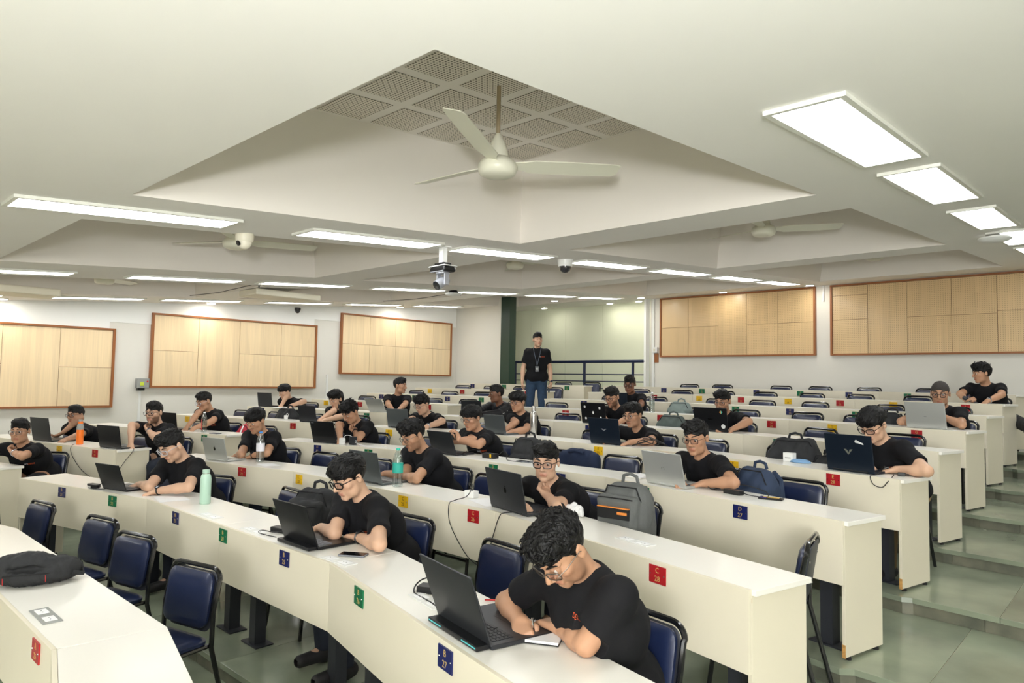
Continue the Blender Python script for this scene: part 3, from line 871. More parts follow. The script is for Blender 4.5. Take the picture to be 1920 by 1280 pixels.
def unit(v): v = np.array(v, float); return v/(np.linalg.norm(v)+1e-12)
HS = 1.06            # head scale
def headframe(th, pitch, roll=0):
    f = np.array([math.sin(th), -math.cos(th), 0.0]); r = np.array([-math.cos(th), -math.sin(th), 0.0]); u = np.array([0, 0, 1.0])
    c, s_ = math.cos(-pitch), math.sin(-pitch)
    f2 = f*c+u*s_; u2 = u*c-f*s_
    c, s_ = math.cos(roll), math.sin(roll)
    r3 = r*c+u2*s_; u3 = u2*c-r*s_
    return np.stack([r3, f2, u3], 1)      # columns: right, forward, up
def hand(vol, W_, d, n, curl, sz, fan=0.10, k=0.006, thumbcurl=0.5):
    """palm and five fingers: W_ wrist, d finger direction, n palm normal; thumb on side cross(n, d)"""
    d = unit(d); n = unit(np.array(n)-d*np.dot(n, d)); s_ = np.cross(n, d)
    T = 1.0*sz
    for o in (-0.030, -0.010, 0.010, 0.029):
        vol.cone(W_+s_*o*0.6*T-d*0.005, W_+d*0.080*T+s_*o*T, 0.0155*T, 0.0125*T, 0.012)
    tips = []
    for o, L, r0 in ((0.030, 0.072, 0.0088), (0.010, 0.080, 0.0090), (-0.011, 0.074, 0.0087), (-0.030, 0.058, 0.0078)):
        p = W_+d*0.078*T+s_*o*T; dirn = unit(d+s_*(o*3.0*fan*6)); r_ = r0*T
        for frac, ang in ((0.42, 42), (0.32, 62), (0.26, 42)):
            a = math.radians(ang*curl); dirn = unit(dirn*math.cos(a)+n*math.sin(a)); n_l = n
            q = p+dirn*L*frac*T; vol.cone(p, q, r_, r_*0.92, k); p = q; r_ *= 0.92
            # rotate the local normal with the finger
            n = unit(n*math.cos(a)-(-dirn)*0) if False else n
        tips.append(p)
    b0 = W_+s_*0.020*T+d*0.018*T; b1 = b0+unit(s_*0.85+d*0.6+n*0.35)*0.042*T; b2 = b1+unit(d*0.9+n*0.4*thumbcurl+s_*(0.25-0.6*thumbcurl))*0.030*T; b3 = b2+unit(d*0.95+n*0.5*thumbcurl-s_*0.5*thumbcurl)*0.024*T
    vol.cone(b0, b1, 0.0155*T, 0.0115*T, 0.012); vol.cone(b1, b2, 0.0112*T, 0.0100*T, k); vol.cone(b2, b3, 0.0100*T, 0.0085*T, k)
    return tips
def seg(a, b_, lo, hi):
    v = b_-a; L = np.linalg.norm(v); return a+v/L*min(max(L, lo), hi)

def solve_person(p):
    """joint positions from the listed head, elbow and wrist targets"""
    k, left = p['k'], p['left']; H = np.array(p['head'], float); th = math.radians(p['th']); pit = math.radians(p['pitch'])
    bth = slope(k, H[0], left)+math.radians(p['body']); p['bth'] = bth
    f = np.array([math.sin(bth), -math.cos(bth), 0.0]); r = np.array([-math.cos(bth), -math.sin(bth), 0.0]); u = np.array([0, 0, 1.0])
    Rh = headframe(th, pit, math.radians(p.get('roll', 0)))
    att = H+Rh @ np.array([0, -0.028, -0.08])*HS
    N = att - u*0.080 - f*(0.045+0.035*math.sin(pit)); p['N'] = N
    if p.get('stand'):
        pel = N-u*0.52; pel = pel-f*0.02
    else:
        pz = zf(k)+0.585; dz = N[2]-pz; L = math.sqrt(max(0.475**2-dz**2, 0.004))*p.get('lean', 0.8); pel = np.array([N[0], N[1], 0])-f*L; pel[2] = pz
    p['pelv'] = pel; p['pel'] = (float(pel[0]), float(pel[1])); p['Rh'] = Rh; p['H'] = H; p['f'] = f; p['r'] = r; p['att'] = att
    return p
for p in PEOPLE:
    p['left'] = bool(p['left']); solve_person(p)
    p['th'], p['thd'] = p['bth'], p['th']
# ================================================================== floor: stone terraces
fl = MB()
def terrace_y(k, x):          # nosing line of terrace k
    if x > -1.25: return 3.99-0.10*(x+1.3)+1.2*(k-3)-0.0
    if x < -7.55:
        if x > -8.45: return yfront(k, -7.55)-0.10
        return yfront(k, x, True)-0.10
    return yfront(k, x)-0.10
def zt_y(k, x):
    y = terrace_y(k, x)
    return y
XS = [-12.4, -11.4, -8.45, -7.55, -5.70, -3.15, -1.26, -1.2, 3.4]
floor = None
b = MB()
b.box(((XL+XR_)/2, (YF+terrace_y(1, 0))/2+1.0, zf(0)-0.10), (XR_-XL, terrace_y(1, 0)-YF+6.0, 0.05))
for k in range(1, 10):
    for xa, xb in zip(XS, XS[1:]):
        ya, yb = terrace_y(k, xa+1e-4), terrace_y(k, xb-1e-4)
        back = 14.2
        if xa == XL: xa = -13.4
        b.quadbox([(xa, ya+0.03, zf(k)-0.2), (xb, yb+0.03, zf(k)-0.2), (xb, back, zf(k)-0.2), (xa, back, zf(k)-0.2)], 0.196)
floor = b.obj('floor', 'grout'); struct('floor', floor)
def slab(k, xa, xb, name='slab', depth=None):
    e = 0.0016; n0 = terrace_y(k, xa+1e-3) if k > 0 else None
    z = zf(k)-0.035
    xs = [xa+e] + [x for x in XS if xa+0.02 < x < xb-0.02] + [xb-e]
    lo = [terrace_y(k, min(max(x, xa+1e-3), xb-1e-3)) for x in xs] if k > 0 else [YF]*len(xs)
    hi = [terrace_y(k+1, min(max(x, xa+1e-3), xb-1e-3))+0.028 for x in xs] if k < 9 else [14.2]*len(xs)
    if depth is not None: lo = [max(l, depth[0]) for l in lo]; hi = [min(h, depth[1]) for h in hi]
    cx = (xa+xb)/2; cy = (lo[0]+hi[0])/2
    pts = [(x-cx, y-cy, 0) for x, y in zip(xs, lo)] + [(x-cx, y-cy, 0) for x, y in zip(xs[::-1], hi[::-1])]
    m = MB(); m.quadbox(pts, 0.035)
    return m.obj(name, 'kota_stone', floor, loc=(cx, cy, z), bevel=0.002)
random.seed(3)
for k in range(0, 10):
    x = 3.4
    while x > XL+0.2:
        wd = random.choice([0.82, 0.95, 1.1, 1.25]); xa = max(XL, x-wd)
        if k == 0:
            yy = -1.2
            ymax = max(terrace_y(1, xa+1e-3), terrace_y(1, x-1e-3))+0.03
            while yy < 1.6:
                m = MB(); a0 = yy+0.002; a1 = min(yy+0.9, 9)
                def cl(xx, v): return min(v, terrace_y(1, min(max(xx, xa+1e-3), x-1e-3))+0.028)
                if a0 < min(cl(xa, 9), cl(x, 9))-0.05:
                    cx = (xa+x)/2
                    m.quadbox([(xa+0.002-cx, 0, 0), (x-0.002-cx, 0, 0), (x-0.002-cx, cl(x, a1-0.002)-a0, 0), (xa+0.002-cx, cl(xa, a1-0.002)-a0, 0)], 0.035)
                    m.obj('slab', 'kota_stone', floor, loc=(cx, a0, zf(0)-0.035))
                yy += 0.9
        else:
            slab(k, xa, x)
        x = xa
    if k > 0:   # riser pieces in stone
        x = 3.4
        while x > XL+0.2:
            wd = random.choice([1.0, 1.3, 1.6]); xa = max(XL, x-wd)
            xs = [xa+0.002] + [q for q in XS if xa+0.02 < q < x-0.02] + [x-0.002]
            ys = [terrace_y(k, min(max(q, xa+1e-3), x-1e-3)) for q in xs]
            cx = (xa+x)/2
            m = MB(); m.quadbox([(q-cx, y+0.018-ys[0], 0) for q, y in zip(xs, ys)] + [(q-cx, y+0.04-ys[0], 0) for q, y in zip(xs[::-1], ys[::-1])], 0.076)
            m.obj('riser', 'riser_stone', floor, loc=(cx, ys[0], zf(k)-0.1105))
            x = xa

# ================================================================== walls
def wallbox(name, x0, y0, x1, y1, z0, z1, m='wall_paint', th=0.12, side=1):
    """vertical slab from (x0,y0) to (x1,y1); thickness goes outward"""
    d = Vector((x1-x0, y1-y0, 0)).normalized(); n = Vector((-d.y, d.x, 0))*th*side
    mb = MB(); p = [Vector((x0, y0, z0)), Vector((x1, y1, z0)), Vector((x1, y1, z0))+n, Vector((x0, y0, z0))+n]
    mb.quadbox(p, z1-z0); return struct(name, mb.obj(name, m))
WZ = 4.15
wallbox('wall_left', XL, YF, XL, YC, 0, WZ, side=1)
wallbox('wall_back', -8.07, YB, XR_, YB, 0, WZ, side=1)
wallbox('wall_back_left', XL-0.12, YC, -10.90, YC, 0, WZ, side=1)
wallbox('wall_recess_left', -13.3, YC+0.12, -13.3, 13.9, 0, WZ, side=1)
wallbox('wall_recess_right', -8.07, YB+0.12, -8.07, 13.9, 0, WZ, side=-1)
wallbox('wall_right', XR_, YF, XR_, YB, 0, WZ, side=-1)
wallbox('wall_front', XL, YF, XR_, YF, 0, WZ, side=-1)
# partition of three boards with shadow gaps in the recess
part = struct('wall_partition', MB().box(((-13.3-8.07)/2, 13.99, 1.9), (5.2, 0.06, 4.6)).obj('wall_partition', 'grout'))
px_ = [-13.28, -12.3, -11.1, -9.93, -8.42, -8.09]
for a, c in zip(px_, px_[1:]):
    MB().box(((a+c)/2, 13.94, 2.4), (c-a-0.008, 0.04, 3.2)).obj('panel', 'partition_paint', part)
trim = struct('trim_1', MB().box((-8.10, 13.0, 2.4), (0.05, 0.16, 2.9)).obj('trim_1', 'white_paint'))
MB().box((-10.76, YC+0.105, 2.0), (0.27, 0.21, 3.7)).obj('pillar', 'green_paint', None)
pl = bpy.data.objects['pillar']; pl['kind'] = 'structure'; pl.name = 'trim_2'
for x in (-11.38+0.06, -10.97-0.03): pass
# white painted upper band of the left wall (a raised plaster fascia)
fa = MB()
band = [(-4.9, 3.70, 0.70), (3.70, 4.36, 0.84), (4.36, 7.42, 1.0), (7.42, 8.06, 1.17), (8.06, 11.0, 1.30), (11.0, 11.28, 1.26)]
for y0, y1, z in band:
    fa.quadbox([(XL+0.002, y0, Z0+z), (XL+0.014, y0, Z0+z), (XL+0.014, y1, Z0+z), (XL+0.002, y1, Z0+z)], zc(y1)-Z0-z+0.2)
struct('trim_3', fa.obj('trim_3', 'white_paint'))

# ================================================================== acoustic wood panelling
def panelling(name, label, horiz_axis, fixed, u0, u1, z0, z1, cols, split, matn, flip=1):
    """wooden board panelling built of separate boards in a brown frame"""
    if horiz_axis == 'y': P = lambda u, d, z: (fixed+d*flip, u, z)
    else: P = lambda u, d, z: (u, fixed+d*flip, z)
    t = thing(name, label, 'wall panel', P((u0+u1)/2, 0, z0))
    cx = Vector(t.location)
    def bx(mb, ua, ub, da, db, za, zb):
        a = Vector(P(ua, da, za))-cx; b_ = Vector(P(ub, db, zb))-cx
        mb.box(tuple((a+b_)/2), tuple(abs(q) for q in (b_-a)))
    bk = MB(); bx(bk, u0+0.01, u1-0.01, 0.002, 0.03, z0+0.01, z1-0.01); bk.obj('backing', 'trim_wood', t)
    for ua, ub, za, zb in ((u0, u1, z0, z0+0.03), (u0, u1, z1-0.03, z1), (u0, u0+0.035, z0+0.03, z1-0.03), (u1-0.035, u1, z0+0.03, z1-0.03)):
        m = MB(); bx(m, ua, ub, 0.002, 0.075, za, zb); m.obj('frame_rail', 'trim_wood', t)
    U0, U1, ZA, ZB = u0+0.035, u1-0.035, z0+0.03, z1-0.03
    us = [U0+(U1-U0)*c for c in [0]+cols+[1]]
    for i, (a, c) in enumerate(zip(us, us[1:])):
        s = split[i % len(split)]; zs = [ZA] + [ZA+(ZB-ZA)*q for q in s] + [ZB]
        for za, zb in zip(zs, zs[1:]):
            m = MB(); bx(m, a+0.003, c-0.003, 0.03, 0.048+random.uniform(0, 0.006), za+0.003, zb-0.003); o = m.obj('board', matn, t)
            # give each board its own origin so the grain differs
            cc = sum((Vector(v.co) for v in o.data.vertices), Vector())/8
            for v in o.data.vertices: v.co -= cc
            o.location = cc
    return t
Z = Z0
panelling('wood_panelling', 'framed light wood panelling at far left of the left wall, cut by the frame', 'y', XL, -0.6, 3.78, Z-0.545, Z+0.73, [0.32, 0.66, 0.83], [[0.52], [0.52], [], [0.5]], 'oak_panel')
panelling('wood_panelling', 'middle framed light wood panelling on the left wall, above the students', 'y', XL, 4.33, 7.46, Z-0.225, Z+1.04, [0.245, 0.49, 0.76], [[0.5], [], [0.5], [0.5]], 'oak_panel')
panelling('wood_panelling', 'framed light wood panelling at the back end of the left wall', 'y', XL, 8.02, 11.1, Z+0.075, Z+1.35, [0.23, 0.46, 0.64, 0.82], [[0.5], [0.5], [0.5], [0.5], [0.5]], 'oak_panel')
panelling('wood_panelling', 'narrower light wood panelling on the back wall beside the recess', 'x', YB, -7.8, -4.54, Z+0.56, Z+1.83, [0.20, 0.41, 0.60, 0.79], [[0.49], [0.49], [], [0.49], [0.49]], 'oak_panel_back', flip=-1)
panelling('wood_panelling', 'long light wood panelling on the back wall at the right edge of the picture', 'x', YB, -4.28, 1.4, Z+0.555, Z+1.83, [0.105, 0.215, 0.33, 0.44, 0.55, 0.66, 0.77, 0.88], [[0.5, 0.86], [], [0.5], [0.5], [0.53]], 'oak_panel_back', flip=-1)

# ================================================================== sloping ceiling with deep coffers
CX = [(-11.0, -8.72), (-7.50, -5.00), (-4.10, -1.55)]
CY = [(1.30, 4.48), (5.17, 8.25), (8.93, 12.0)]
CY0 = []
xs = sorted({-13.5, XR_+0.1} | {x for c in CX for x in c} | {-0.1, 2.4})
ys = sorted({YF-0.1, 14.1} | {y for c in CY+CY0 for y in c})
coffers = [(a, b_, c, d) for a, b_ in CX for c, d in CY+CY0] + [(-0.1, 2.4, c, d) for c, d in CY]
def is_c(xm, ym): return any(a < xm < b_ and c < ym < d for a, b_, c, d in coffers)
cm = MB()
for xa, xb in zip(xs, xs[1:]):
    for ya, yb in zip(ys, ys[1:]):
        if is_c((xa+xb)/2, (ya+yb)/2): continue
        i = len(cm.v); cm.v += [(xa, ya, zc(ya)), (xb, ya, zc(ya)), (xb, yb, zc(yb)), (xa, yb, zc(yb))]; cm.f.append((i, i+3, i+2, i+1)); cm.m.append(0)
H = 0.68
for a, b_, c, d in coffers:
    ins = 0.14
    lo = [(a, c, zc(c)), (b_, c, zc(c)), (b_, d, zc(d)), (a, d, zc(d))]
    hi = [(a+ins, c+ins, zc(c)+H), (b_-ins, c+ins, zc(c)+H), (b_-ins, d-ins, zc(d)+H), (a+ins, d-ins, zc(d)+H)]
    i = len(cm.v); cm.v += lo+hi
    cm.f += [(i, i+1, i+5, i+4), (i+1, i+2, i+6, i+5), (i+2, i+3, i+7, i+6), (i+3, i, i+4, i+7), (i+4, i+5, i+6, i+7)]; cm.m += [1]*5
me = bpy.data.meshes.new('ceiling'); me.from_pydata(cm.v, [], cm.f); me.materials.append(MATS['ceiling_paint']); me.materials.append(MATS['coffer_paint'])
me.polygons.foreach_set('material_index', cm.m)
ceil = struct('ceiling', put('ceiling', me))
# perforated boards on the flat of the coffers
for a, b_, c, d in coffers:
    if a < -8 or a > -1: continue
    ins = 0.14; nx, ny = 5, 7; wx = (b_-a-2*ins)/nx; wy = (d-c-2*ins)/ny
    m = MB(); m.quadbox([(-wx/2+0.042, -wy/2+0.042, 0), (wx/2-0.042, -wy/2+0.042, 0), (wx/2-0.042, wy/2-0.042, 0), (-wx/2+0.042, wy/2-0.042, 0)], 0.0025)
    tm = m.mesh('perforated_board', 'perforated_board')
    if c > 5: nx_, ny_ = nx, ny
    for i in range(nx):
        for j in range(ny):
            y = c+ins+wy*(j+0.5); f = (y-c-ins)/(d-c-2*ins); z = (zc(c)+(zc(d)-zc(c))*f)+H-0.004
            o = put('perforated_board', tm, ceil, (a+ins+wx*(i+0.5), y, z)); o.rotation_euler = (math.atan((zc(d)-zc(c))/(d-c-2*ins)), 0, 0)

# ================================================================== ceiling lamps
def lamp(x0, y0, label, w_=0.31, l=1.27):
    t = thing('ceiling_light', label, 'ceiling light', (x0+w_/2, y0+l/2, zc(y0+l/2)), 0, 'flat ceiling light panels'); t.rotation_euler = (math.atan(CS), 0, 0)
    return t
lf = MB(); W_, L_ = 0.31, 1.27
for c_, d_ in (((0, L_/2-0.0125, -0.008), (W_, 0.025, 0.02)), ((0, -L_/2+0.0125, -0.008), (W_, 0.025, 0.02)), ((W_/2-0.0125, 0, -0.008), (0.025, L_-0.05, 0.02)), ((-W_/2+0.0125, 0, -0.008), (0.025, L_-0.05, 0.02))):
    lf.box(c_, d_)
lfm = lf.mesh('frame', 'lamp_frame')
dm = MB().box((0, 0, -0.008), (W_-0.05, L_-0.05, 0.012)).mesh('diffuser', 'lamp_glow')
YL = [-3.9, -2.3, -0.75, 0.83, 2.62, 4.16, 5.92, 7.58, 9.28, 10.85]
cols = [('line by the right aisle', -0.955, YL[:3]+YL[4:]), ('line over the centre block', -4.59, YL[1:]),
        ('line over the left aisle', -8.26, YL[1:]), ('line nearest the left wall', -11.50, YL[1:-1]),
        ('line beyond the right aisle', 2.6, YL[::2])]
COLX = {}
for nm, x, Y in cols:
    for i, y in enumerate(Y):
        vis = [q for q in Y if q > (2 if x > -2 else 0)]
        lab = 'white ceiling light panel, %s from the front, %s' % (ORD[i], nm)
        t = lamp(x-0.155, y, lab)
        put('frame', lfm, t); put('diffuser', dm, t)
# round downlights
sd = MB().lathe([(0.085, 0.0), (0.085, -0.012), (0.065, -0.014)], n=20).mesh('trim_ring', 'lamp_frame', True)
sg = MB().lathe([(0.064, -0.010), (0.064, -0.0165), (0.0, -0.0165)], n=20).mesh('lens', 'spot_glow')
for x, y, nm in ((-6.17, 12.67, 'above the narrower back panelling'), (-4.5, 12.64, 'above the gap between the back panels'), (-7.84, 12.35, 'by the corner of the recess'), (-9.24, 11.2, 'above the recess railing'), (-9.4, 13.45, 'added inside the recess to light the partition'), (-11.3, 13.3, 'added to light the recess behind the pillar'), (-8.6, 13.45, 'added to light the recess by its right side'), (-12.1, 2.2, 'at the far left over the left wall'), (-12.1, 5.2, 'over the middle wall panelling'), (-12.05, 9.3, 'over the third wall panelling')):  # the three inside the recess are added to brighten the partition
    t = thing('downlight', 'small round glowing downlight '+nm, 'downlight', (x, y, zc(y)), 0, 'round downlights')
    t.rotation_euler = (math.atan(CS), 0, 0); put('trim_ring', sd, t); put('lens', sg, t)
# ================================================================== ceiling fans, cameras, projector, air conditioners
def fan(x, y, z, rot, ztop, label):
    t = thing('ceiling_fan', label, 'fan', (x, y, z), rot, 'white three-blade ceiling fans')
    MB().tube([(0, 0, 0.10), (0, 0, ztop-z)], 0.013, 10).obj('rod', 'fan_rod', t, True)
    MB().lathe([(0.068, 0.05), (0.062, 0.09), (0.045, 0.14), (0.02, 0.19), (0.014, 0.2)], n=20).obj('canopy', 'fan_white', t, True)
    MB().lathe([(0.03, -0.062), (0.085, -0.058), (0.108, -0.045), (0.118, -0.02), (0.118, 0.005), (0.105, 0.028), (0.075, 0.05), (0.02, 0.055)], n=28).obj('motor', 'fan_white', t, True)
    for k in range(3):
        a = k*2*PI/3; R = Matrix.Rotation(a, 3, 'Z'); m = MB()
        tilt = Matrix.Rotation(math.radians(-15), 3, 'X')
        st = [(0.10, 0.03, 0.035), (0.16, 0.045, 0.045), (0.22, 0.072, 0.062), (0.5, 0.073, 0.064), (0.74, 0.066, 0.058), (0.77, 0.05, 0.045)]
        top = [R @ (tilt @ Vector((r_, w1, 0.0)) + Vector((0, 0, 0.012+0.05*r_))) for r_, w1, w2 in st]
        bot = [R @ (tilt @ Vector((r_, -w2, 0.0)) + Vector((0, 0, 0.012+0.05*r_))) for r_, w1, w2 in st]
        i = len(m.v); n = len(st)
        for dz in (0, -0.006): m.v += [tuple(p+Vector((0, 0, dz))) for p in top] + [tuple(p+Vector((0, 0, dz))) for p in bot]
        for q in range(n-1):
            m.f += [(q, q+1, n+q+1, n+q), (2*n+q, 3*n+q, 3*n+q+1, 2*n+q+1), (q, 2*n+q, 2*n+q+1, q+1), (n+q, n+q+1, 3*n+q+1, 3*n+q)]; m.m += [0]*4
        m.f += [(0, n, 3*n, 2*n), (n-1, 2*n-1+2*n, 0, 0)][:1]; m.m += [0]
        m.f += [(n-1, 3*n-1, 4*n-1, 2*n-1)]; m.m += [0]
        m.obj('blade', 'fan_white', t)
    return t
fan(-2.83, 2.88, Z0+1.27, math.radians(-63), zc(2.88)+H-0.02, 'large white ceiling fan hanging from the nearest perforated coffer')
fan(-2.83, 6.70, Z0+1.55, math.radians(-80), zc(6.7)+H, 'white ceiling fan in the second coffer, one blade showing')
fan(-6.22, 2.88, Z0+1.235, math.radians(-40), zc(2.88)+H, 'white ceiling fan behind the dome camera at left')
fan(-6.22, 6.70, Z0+1.55, math.radians(20), zc(6.7)+H, 'white ceiling fan in the coffer behind the hanging camera')
fan(-2.83, 10.45, Z0+1.83, math.radians(10), zc(10.45)+H, 'white ceiling fan in the coffer nearest the back wall')
fan(-9.95, 2.88, Z0+1.22, math.radians(15), zc(2.88)+H, 'white ceiling fan above the first air conditioner, far left')

def dome(x, y, label, bub, s=1.0):
    t = thing('dome_camera', label, 'camera', (x, y, zc(y)))
    MB().lathe([(0.085*s, 0.01), (0.085*s, -0.012), (0.08*s, -0.06*s), (0.07*s, -0.075*s)], n=24).obj('housing', bub[0], t, True)
    MB().lathe([(0.066*s, -0.07*s), (0.064*s, -0.095*s), (0.05*s, -0.122*s), (0.025*s, -0.138*s), (0.0, -0.142*s)], n=24).obj('dome', bub[1], t, True)
    return t
mat('smoked_plastic', (40, 40, 42), 0.08, coat=0.6)
dome(-4.62, 5.77, 'white dome camera with smoked bubble between the lights', ('plastic_white', 'smoked_plastic'))
t = dome(-4.98, 2.37, 'cream turret camera with one black lens at the left', ('plastic_cream', 'plastic_cream'), 0.8)
R = Matrix.Rotation(math.radians(70), 3, 'X')
MB().lathe([(0.020, 0), (0.020, 0.012), (0.012, 0.013)], (0.02, -0.052, -0.075), 16, R=Matrix.Rotation(math.radians(115), 3, 'X')).obj('lens', 'plastic_black', t, True)
t = dome(-12.15, 6.9, 'tiny dark dome camera high on the left wall', ('plastic_black', 'smoked_plastic'), 0.7); t.location.z = Z0+1.33
for i, (x, y) in enumerate(((-8.21, 7.4), (-1.05, 7.66))):
    t = thing('wifi_router', 'white disc-shaped network access point %s' % ('in the left aisle line of lights', 'between light panels at the right')[i], 'router', (x, y, zc(y)), 0, 'disc-shaped access points')
    MB().lathe([(0.06, 0.0), (0.075, -0.03), (0.10, -0.045)], n=24).obj('mount', 'plastic_black' if i == 0 else 'chrome', t, True)
    MB().lathe([(0.115, -0.045), (0.135, -0.05), (0.135, -0.062), (0.11, -0.08), (0.04, -0.09), (0.0, -0.091)], n=28).obj('disc', 'plastic_white', t, True)
# PTZ camera on a white drop pole
px, py = -4.62, 4.03
t = thing('ceiling_camera', 'silver and black pan-tilt camera hanging on a white pole', 'camera', (px, py, zc(py)), math.radians(-4)); t.scale = (0.88, 0.88, 0.88)
MB().box((0, 0, -0.085), (0.065, 0.06, 0.17)).obj('pole', 'plastic_white', t, bevel=0.004)
MB().box((0, 0, -0.005), (0.12, 0.12, 0.01)).obj('ceiling_plate', 'plastic_white', t)
MB().box((0, 0, -0.185), (0.15, 0.10, 0.03)).obj('adapter', 'plastic_black', t, bevel=0.004)
MB().box((0, 0, -0.205), (0.27, 0.16, 0.008)).obj('tray', 'plastic_white', t)
MB().box((0, 0, -0.238), (0.25, 0.15, 0.055)).obj('body', 'plastic_black', t, bevel=0.018)
mat('silver_plastic', (176, 178, 184), 0.35, metal=0.4)
MB().box((0, -0.079, -0.262), (0.22, 0.008, 0.006)).obj('silver_strip', 'silver_plastic', t)
MB().lathe([(0.07, 0), (0.07, -0.018)], (0, 0, -0.264), 20).obj('turntable', 'silver_plastic', t, True)
for s in (-1, 1):
    MB().box((s*0.062, 0.0, -0.335), (0.018, 0.055, 0.12)).obj('yoke_arm', 'silver_plastic', t, bevel=0.005)
RR = Matrix.Rotation(math.radians(122), 3, 'X')
h = MB().lathe([(0.03, -0.075), (0.048, -0.06), (0.05, 0.0), (0.05, 0.085)], (0, 0, -0.36), 24, R=RR).obj('camera_head', 'silver_plastic', t, True)
MB().lathe([(0.046, 0.0), (0.046, 0.006), (0.03, 0.007)], tuple(Vector((0, 0, -0.36))+RR @ Vector((0, 0, 0.085))), 24, R=RR).obj('lens', 'smoked_plastic', h, True)
# air conditioners: ceiling-suspended units in the third coffer column
def aircon(x, y, label, rot=0.0):
    t = thing('air_conditioner', label, 'air conditioner', (x, y, zc(y)-0.085), rot, 'cream ceiling air conditioners')
    MB().box((0, 0, -0.005), (0.52, 1.0, 0.085)).obj('casing', 'plastic_cream', t, bevel=0.015)
    for s in (-1, 1): MB().box((0.12*s, 0, -0.044), (0.012, 0.80, 0.006)).obj('slot', 'plastic_grey', t)
    for k in range(7): MB().box((-0.08+0.027*k, 0, -0.044), (0.006, 0.78, 0.006)).obj('louvre', 'plastic_white', t)
    MB().lathe([(0.01, 0), (0.01, -0.004)], (0.0, 0.46, -0.041), 10).obj('sensor', 'plastic_black', t)
    return t
aircon(-9.55, 1.75, 'cream ceiling air conditioner at the far left edge of the picture')
aircon(-9.2, 4.95, 'cream ceiling air conditioner behind the second light line')
# projector-like bracket between lights near the left block
for i, (x, y) in enumerate(((-8.80, 4.42), (-8.80, 8.1))):
    t = thing('ceiling_hook', 'small black hook fixed in the %s left coffer corner' % ('nearer', 'farther')[i], 'hook', (x, y, zc(y)+0.05), 0, 'black cable hooks')
    MB().box((0, 0, 0), (0.03, 0.05, 0.03)).obj('bracket', 'plastic_black', t)
    MB().tube([(0, 0, -0.01), (0, 0, -0.05), (0.01, -0.01, -0.07), (0.02, -0.02, -0.05)], 0.006, 6).obj('hook', 'plastic_black', t)
    o = MB().tube([(x, y, zc(y)+0.04), (x-1.2, y-0.02, zc(y)+0.0), (x-2.4, y-0.03, zc(y)+0.03)], 0.005, 6).obj('ceiling_cable', 'plastic_black'); tag(o, 'thin dark cable running from the %s black ceiling hook' % ('nearer', 'farther')[i], 'cable')

# railing in the recess
t = thing('railing', 'dark blue steel railing in front of the pale partition', 'railing', (-9.7, 12.95, Z0))
def rel(p): return tuple(Vector(p)-Vector((-9.7, 12.95, Z0)))
MB().tube([rel((-12.0, 12.95, Z0+0.475)), rel((-8.10, 12.95, Z0+0.475))], 0.033, 10).obj('handrail', 'blue_rail', t, True)
for z in (0.18, 0.02, -0.14): MB().tube([rel((-12.0, 12.95, Z0+z)), rel((-8.10, 12.95, Z0+z))], 0.012, 8).obj('rail', 'blue_rail', t, True)
for x in (-11.95, -11.0, -9.75, -8.42): MB().box(rel((x, 12.95, (Z0+0.47+zf(9))/2)), (0.045, 0.045, Z0+0.47-zf(9))).obj('post', 'blue_rail', t)
# wall odds and ends
t = thing('alarm_box', 'grey fire alarm call box with yellow and red marks on the wall', 'alarm', (XL+0.0, 4.22, Z0-0.17))
MB().box((0.05, 0, 0.02), (0.10, 0.19, 0.16)).obj('case', 'plastic_grey', t, bevel=0.006)
mat('lime_plastic', (205, 220, 70), 0.4); mat('red_plastic', (200, 40, 40), 0.3)
MB().box((0.104, -0.02, 0.01), (0.01, 0.06, 0.06)).obj('button', 'lime_plastic', t, bevel=0.004)
MB().lathe([(0.014, 0), (0.012, 0.012)], (0.10, 0.065, 0.05), 12, R=Matrix.Rotation(PI/2, 3, 'Y')).obj('indicator', 'red_plastic', t)
MB().box((0.035, -0.02, -0.08), (0.07, 0.11, 0.04)).obj('terminal_cover', 'plastic_black', t)
for i, (y, z1) in enumerate(((4.20, -0.28), (7.75, 0.06))):
    o = MB().box((XL+0.014, y, (Z0+z1+zf(3)+0.1)/2), (0.028, 0.035, Z0+z1-zf(3)-0.1)).obj('wall_conduit', 'plastic_white')
    tag(o, 'white plastic conduit running down the left wall %s' % ('under the alarm box', 'before the third wood panelling')[i], 'conduit', 'white wall conduits')
for i, x in enumerate((-7.98, -4.41)):
    z1 = zc(YB)+0.1; zb = zf(9) if i == 0 else z1-0.4
    o = MB().box((x, YB-0.02, (z1+zb)/2), (0.05 if i == 0 else 0.02, 0.035, z1-zb)).obj('wall_conduit', 'plastic_white')
    tag(o, 'white conduit on the back wall %s' % ('beside the recess', 'in the gap between panels')[i], 'conduit', 'white wall conduits')
t = thing('switch_box', 'small white switch box on the back wall by the recess', 'switch', (-7.93, YB-0.03, Z0+0.72))
MB().box((0, -0.01, 0), (0.13, 0.06, 0.12)).obj('case', 'plastic_white', t, bevel=0.005)
MB().box((0, -0.043, 0), (0.04, 0.008, 0.05)).obj('rocker', 'plastic_cream', t)
o = MB().box((-7.92, YB-0.01, Z0+0.55), (0.12, 0.02, 0.20)).obj('wooden_plate', 'trim_wood'); tag(o, 'small brown wooden board under the white switch box', 'board')

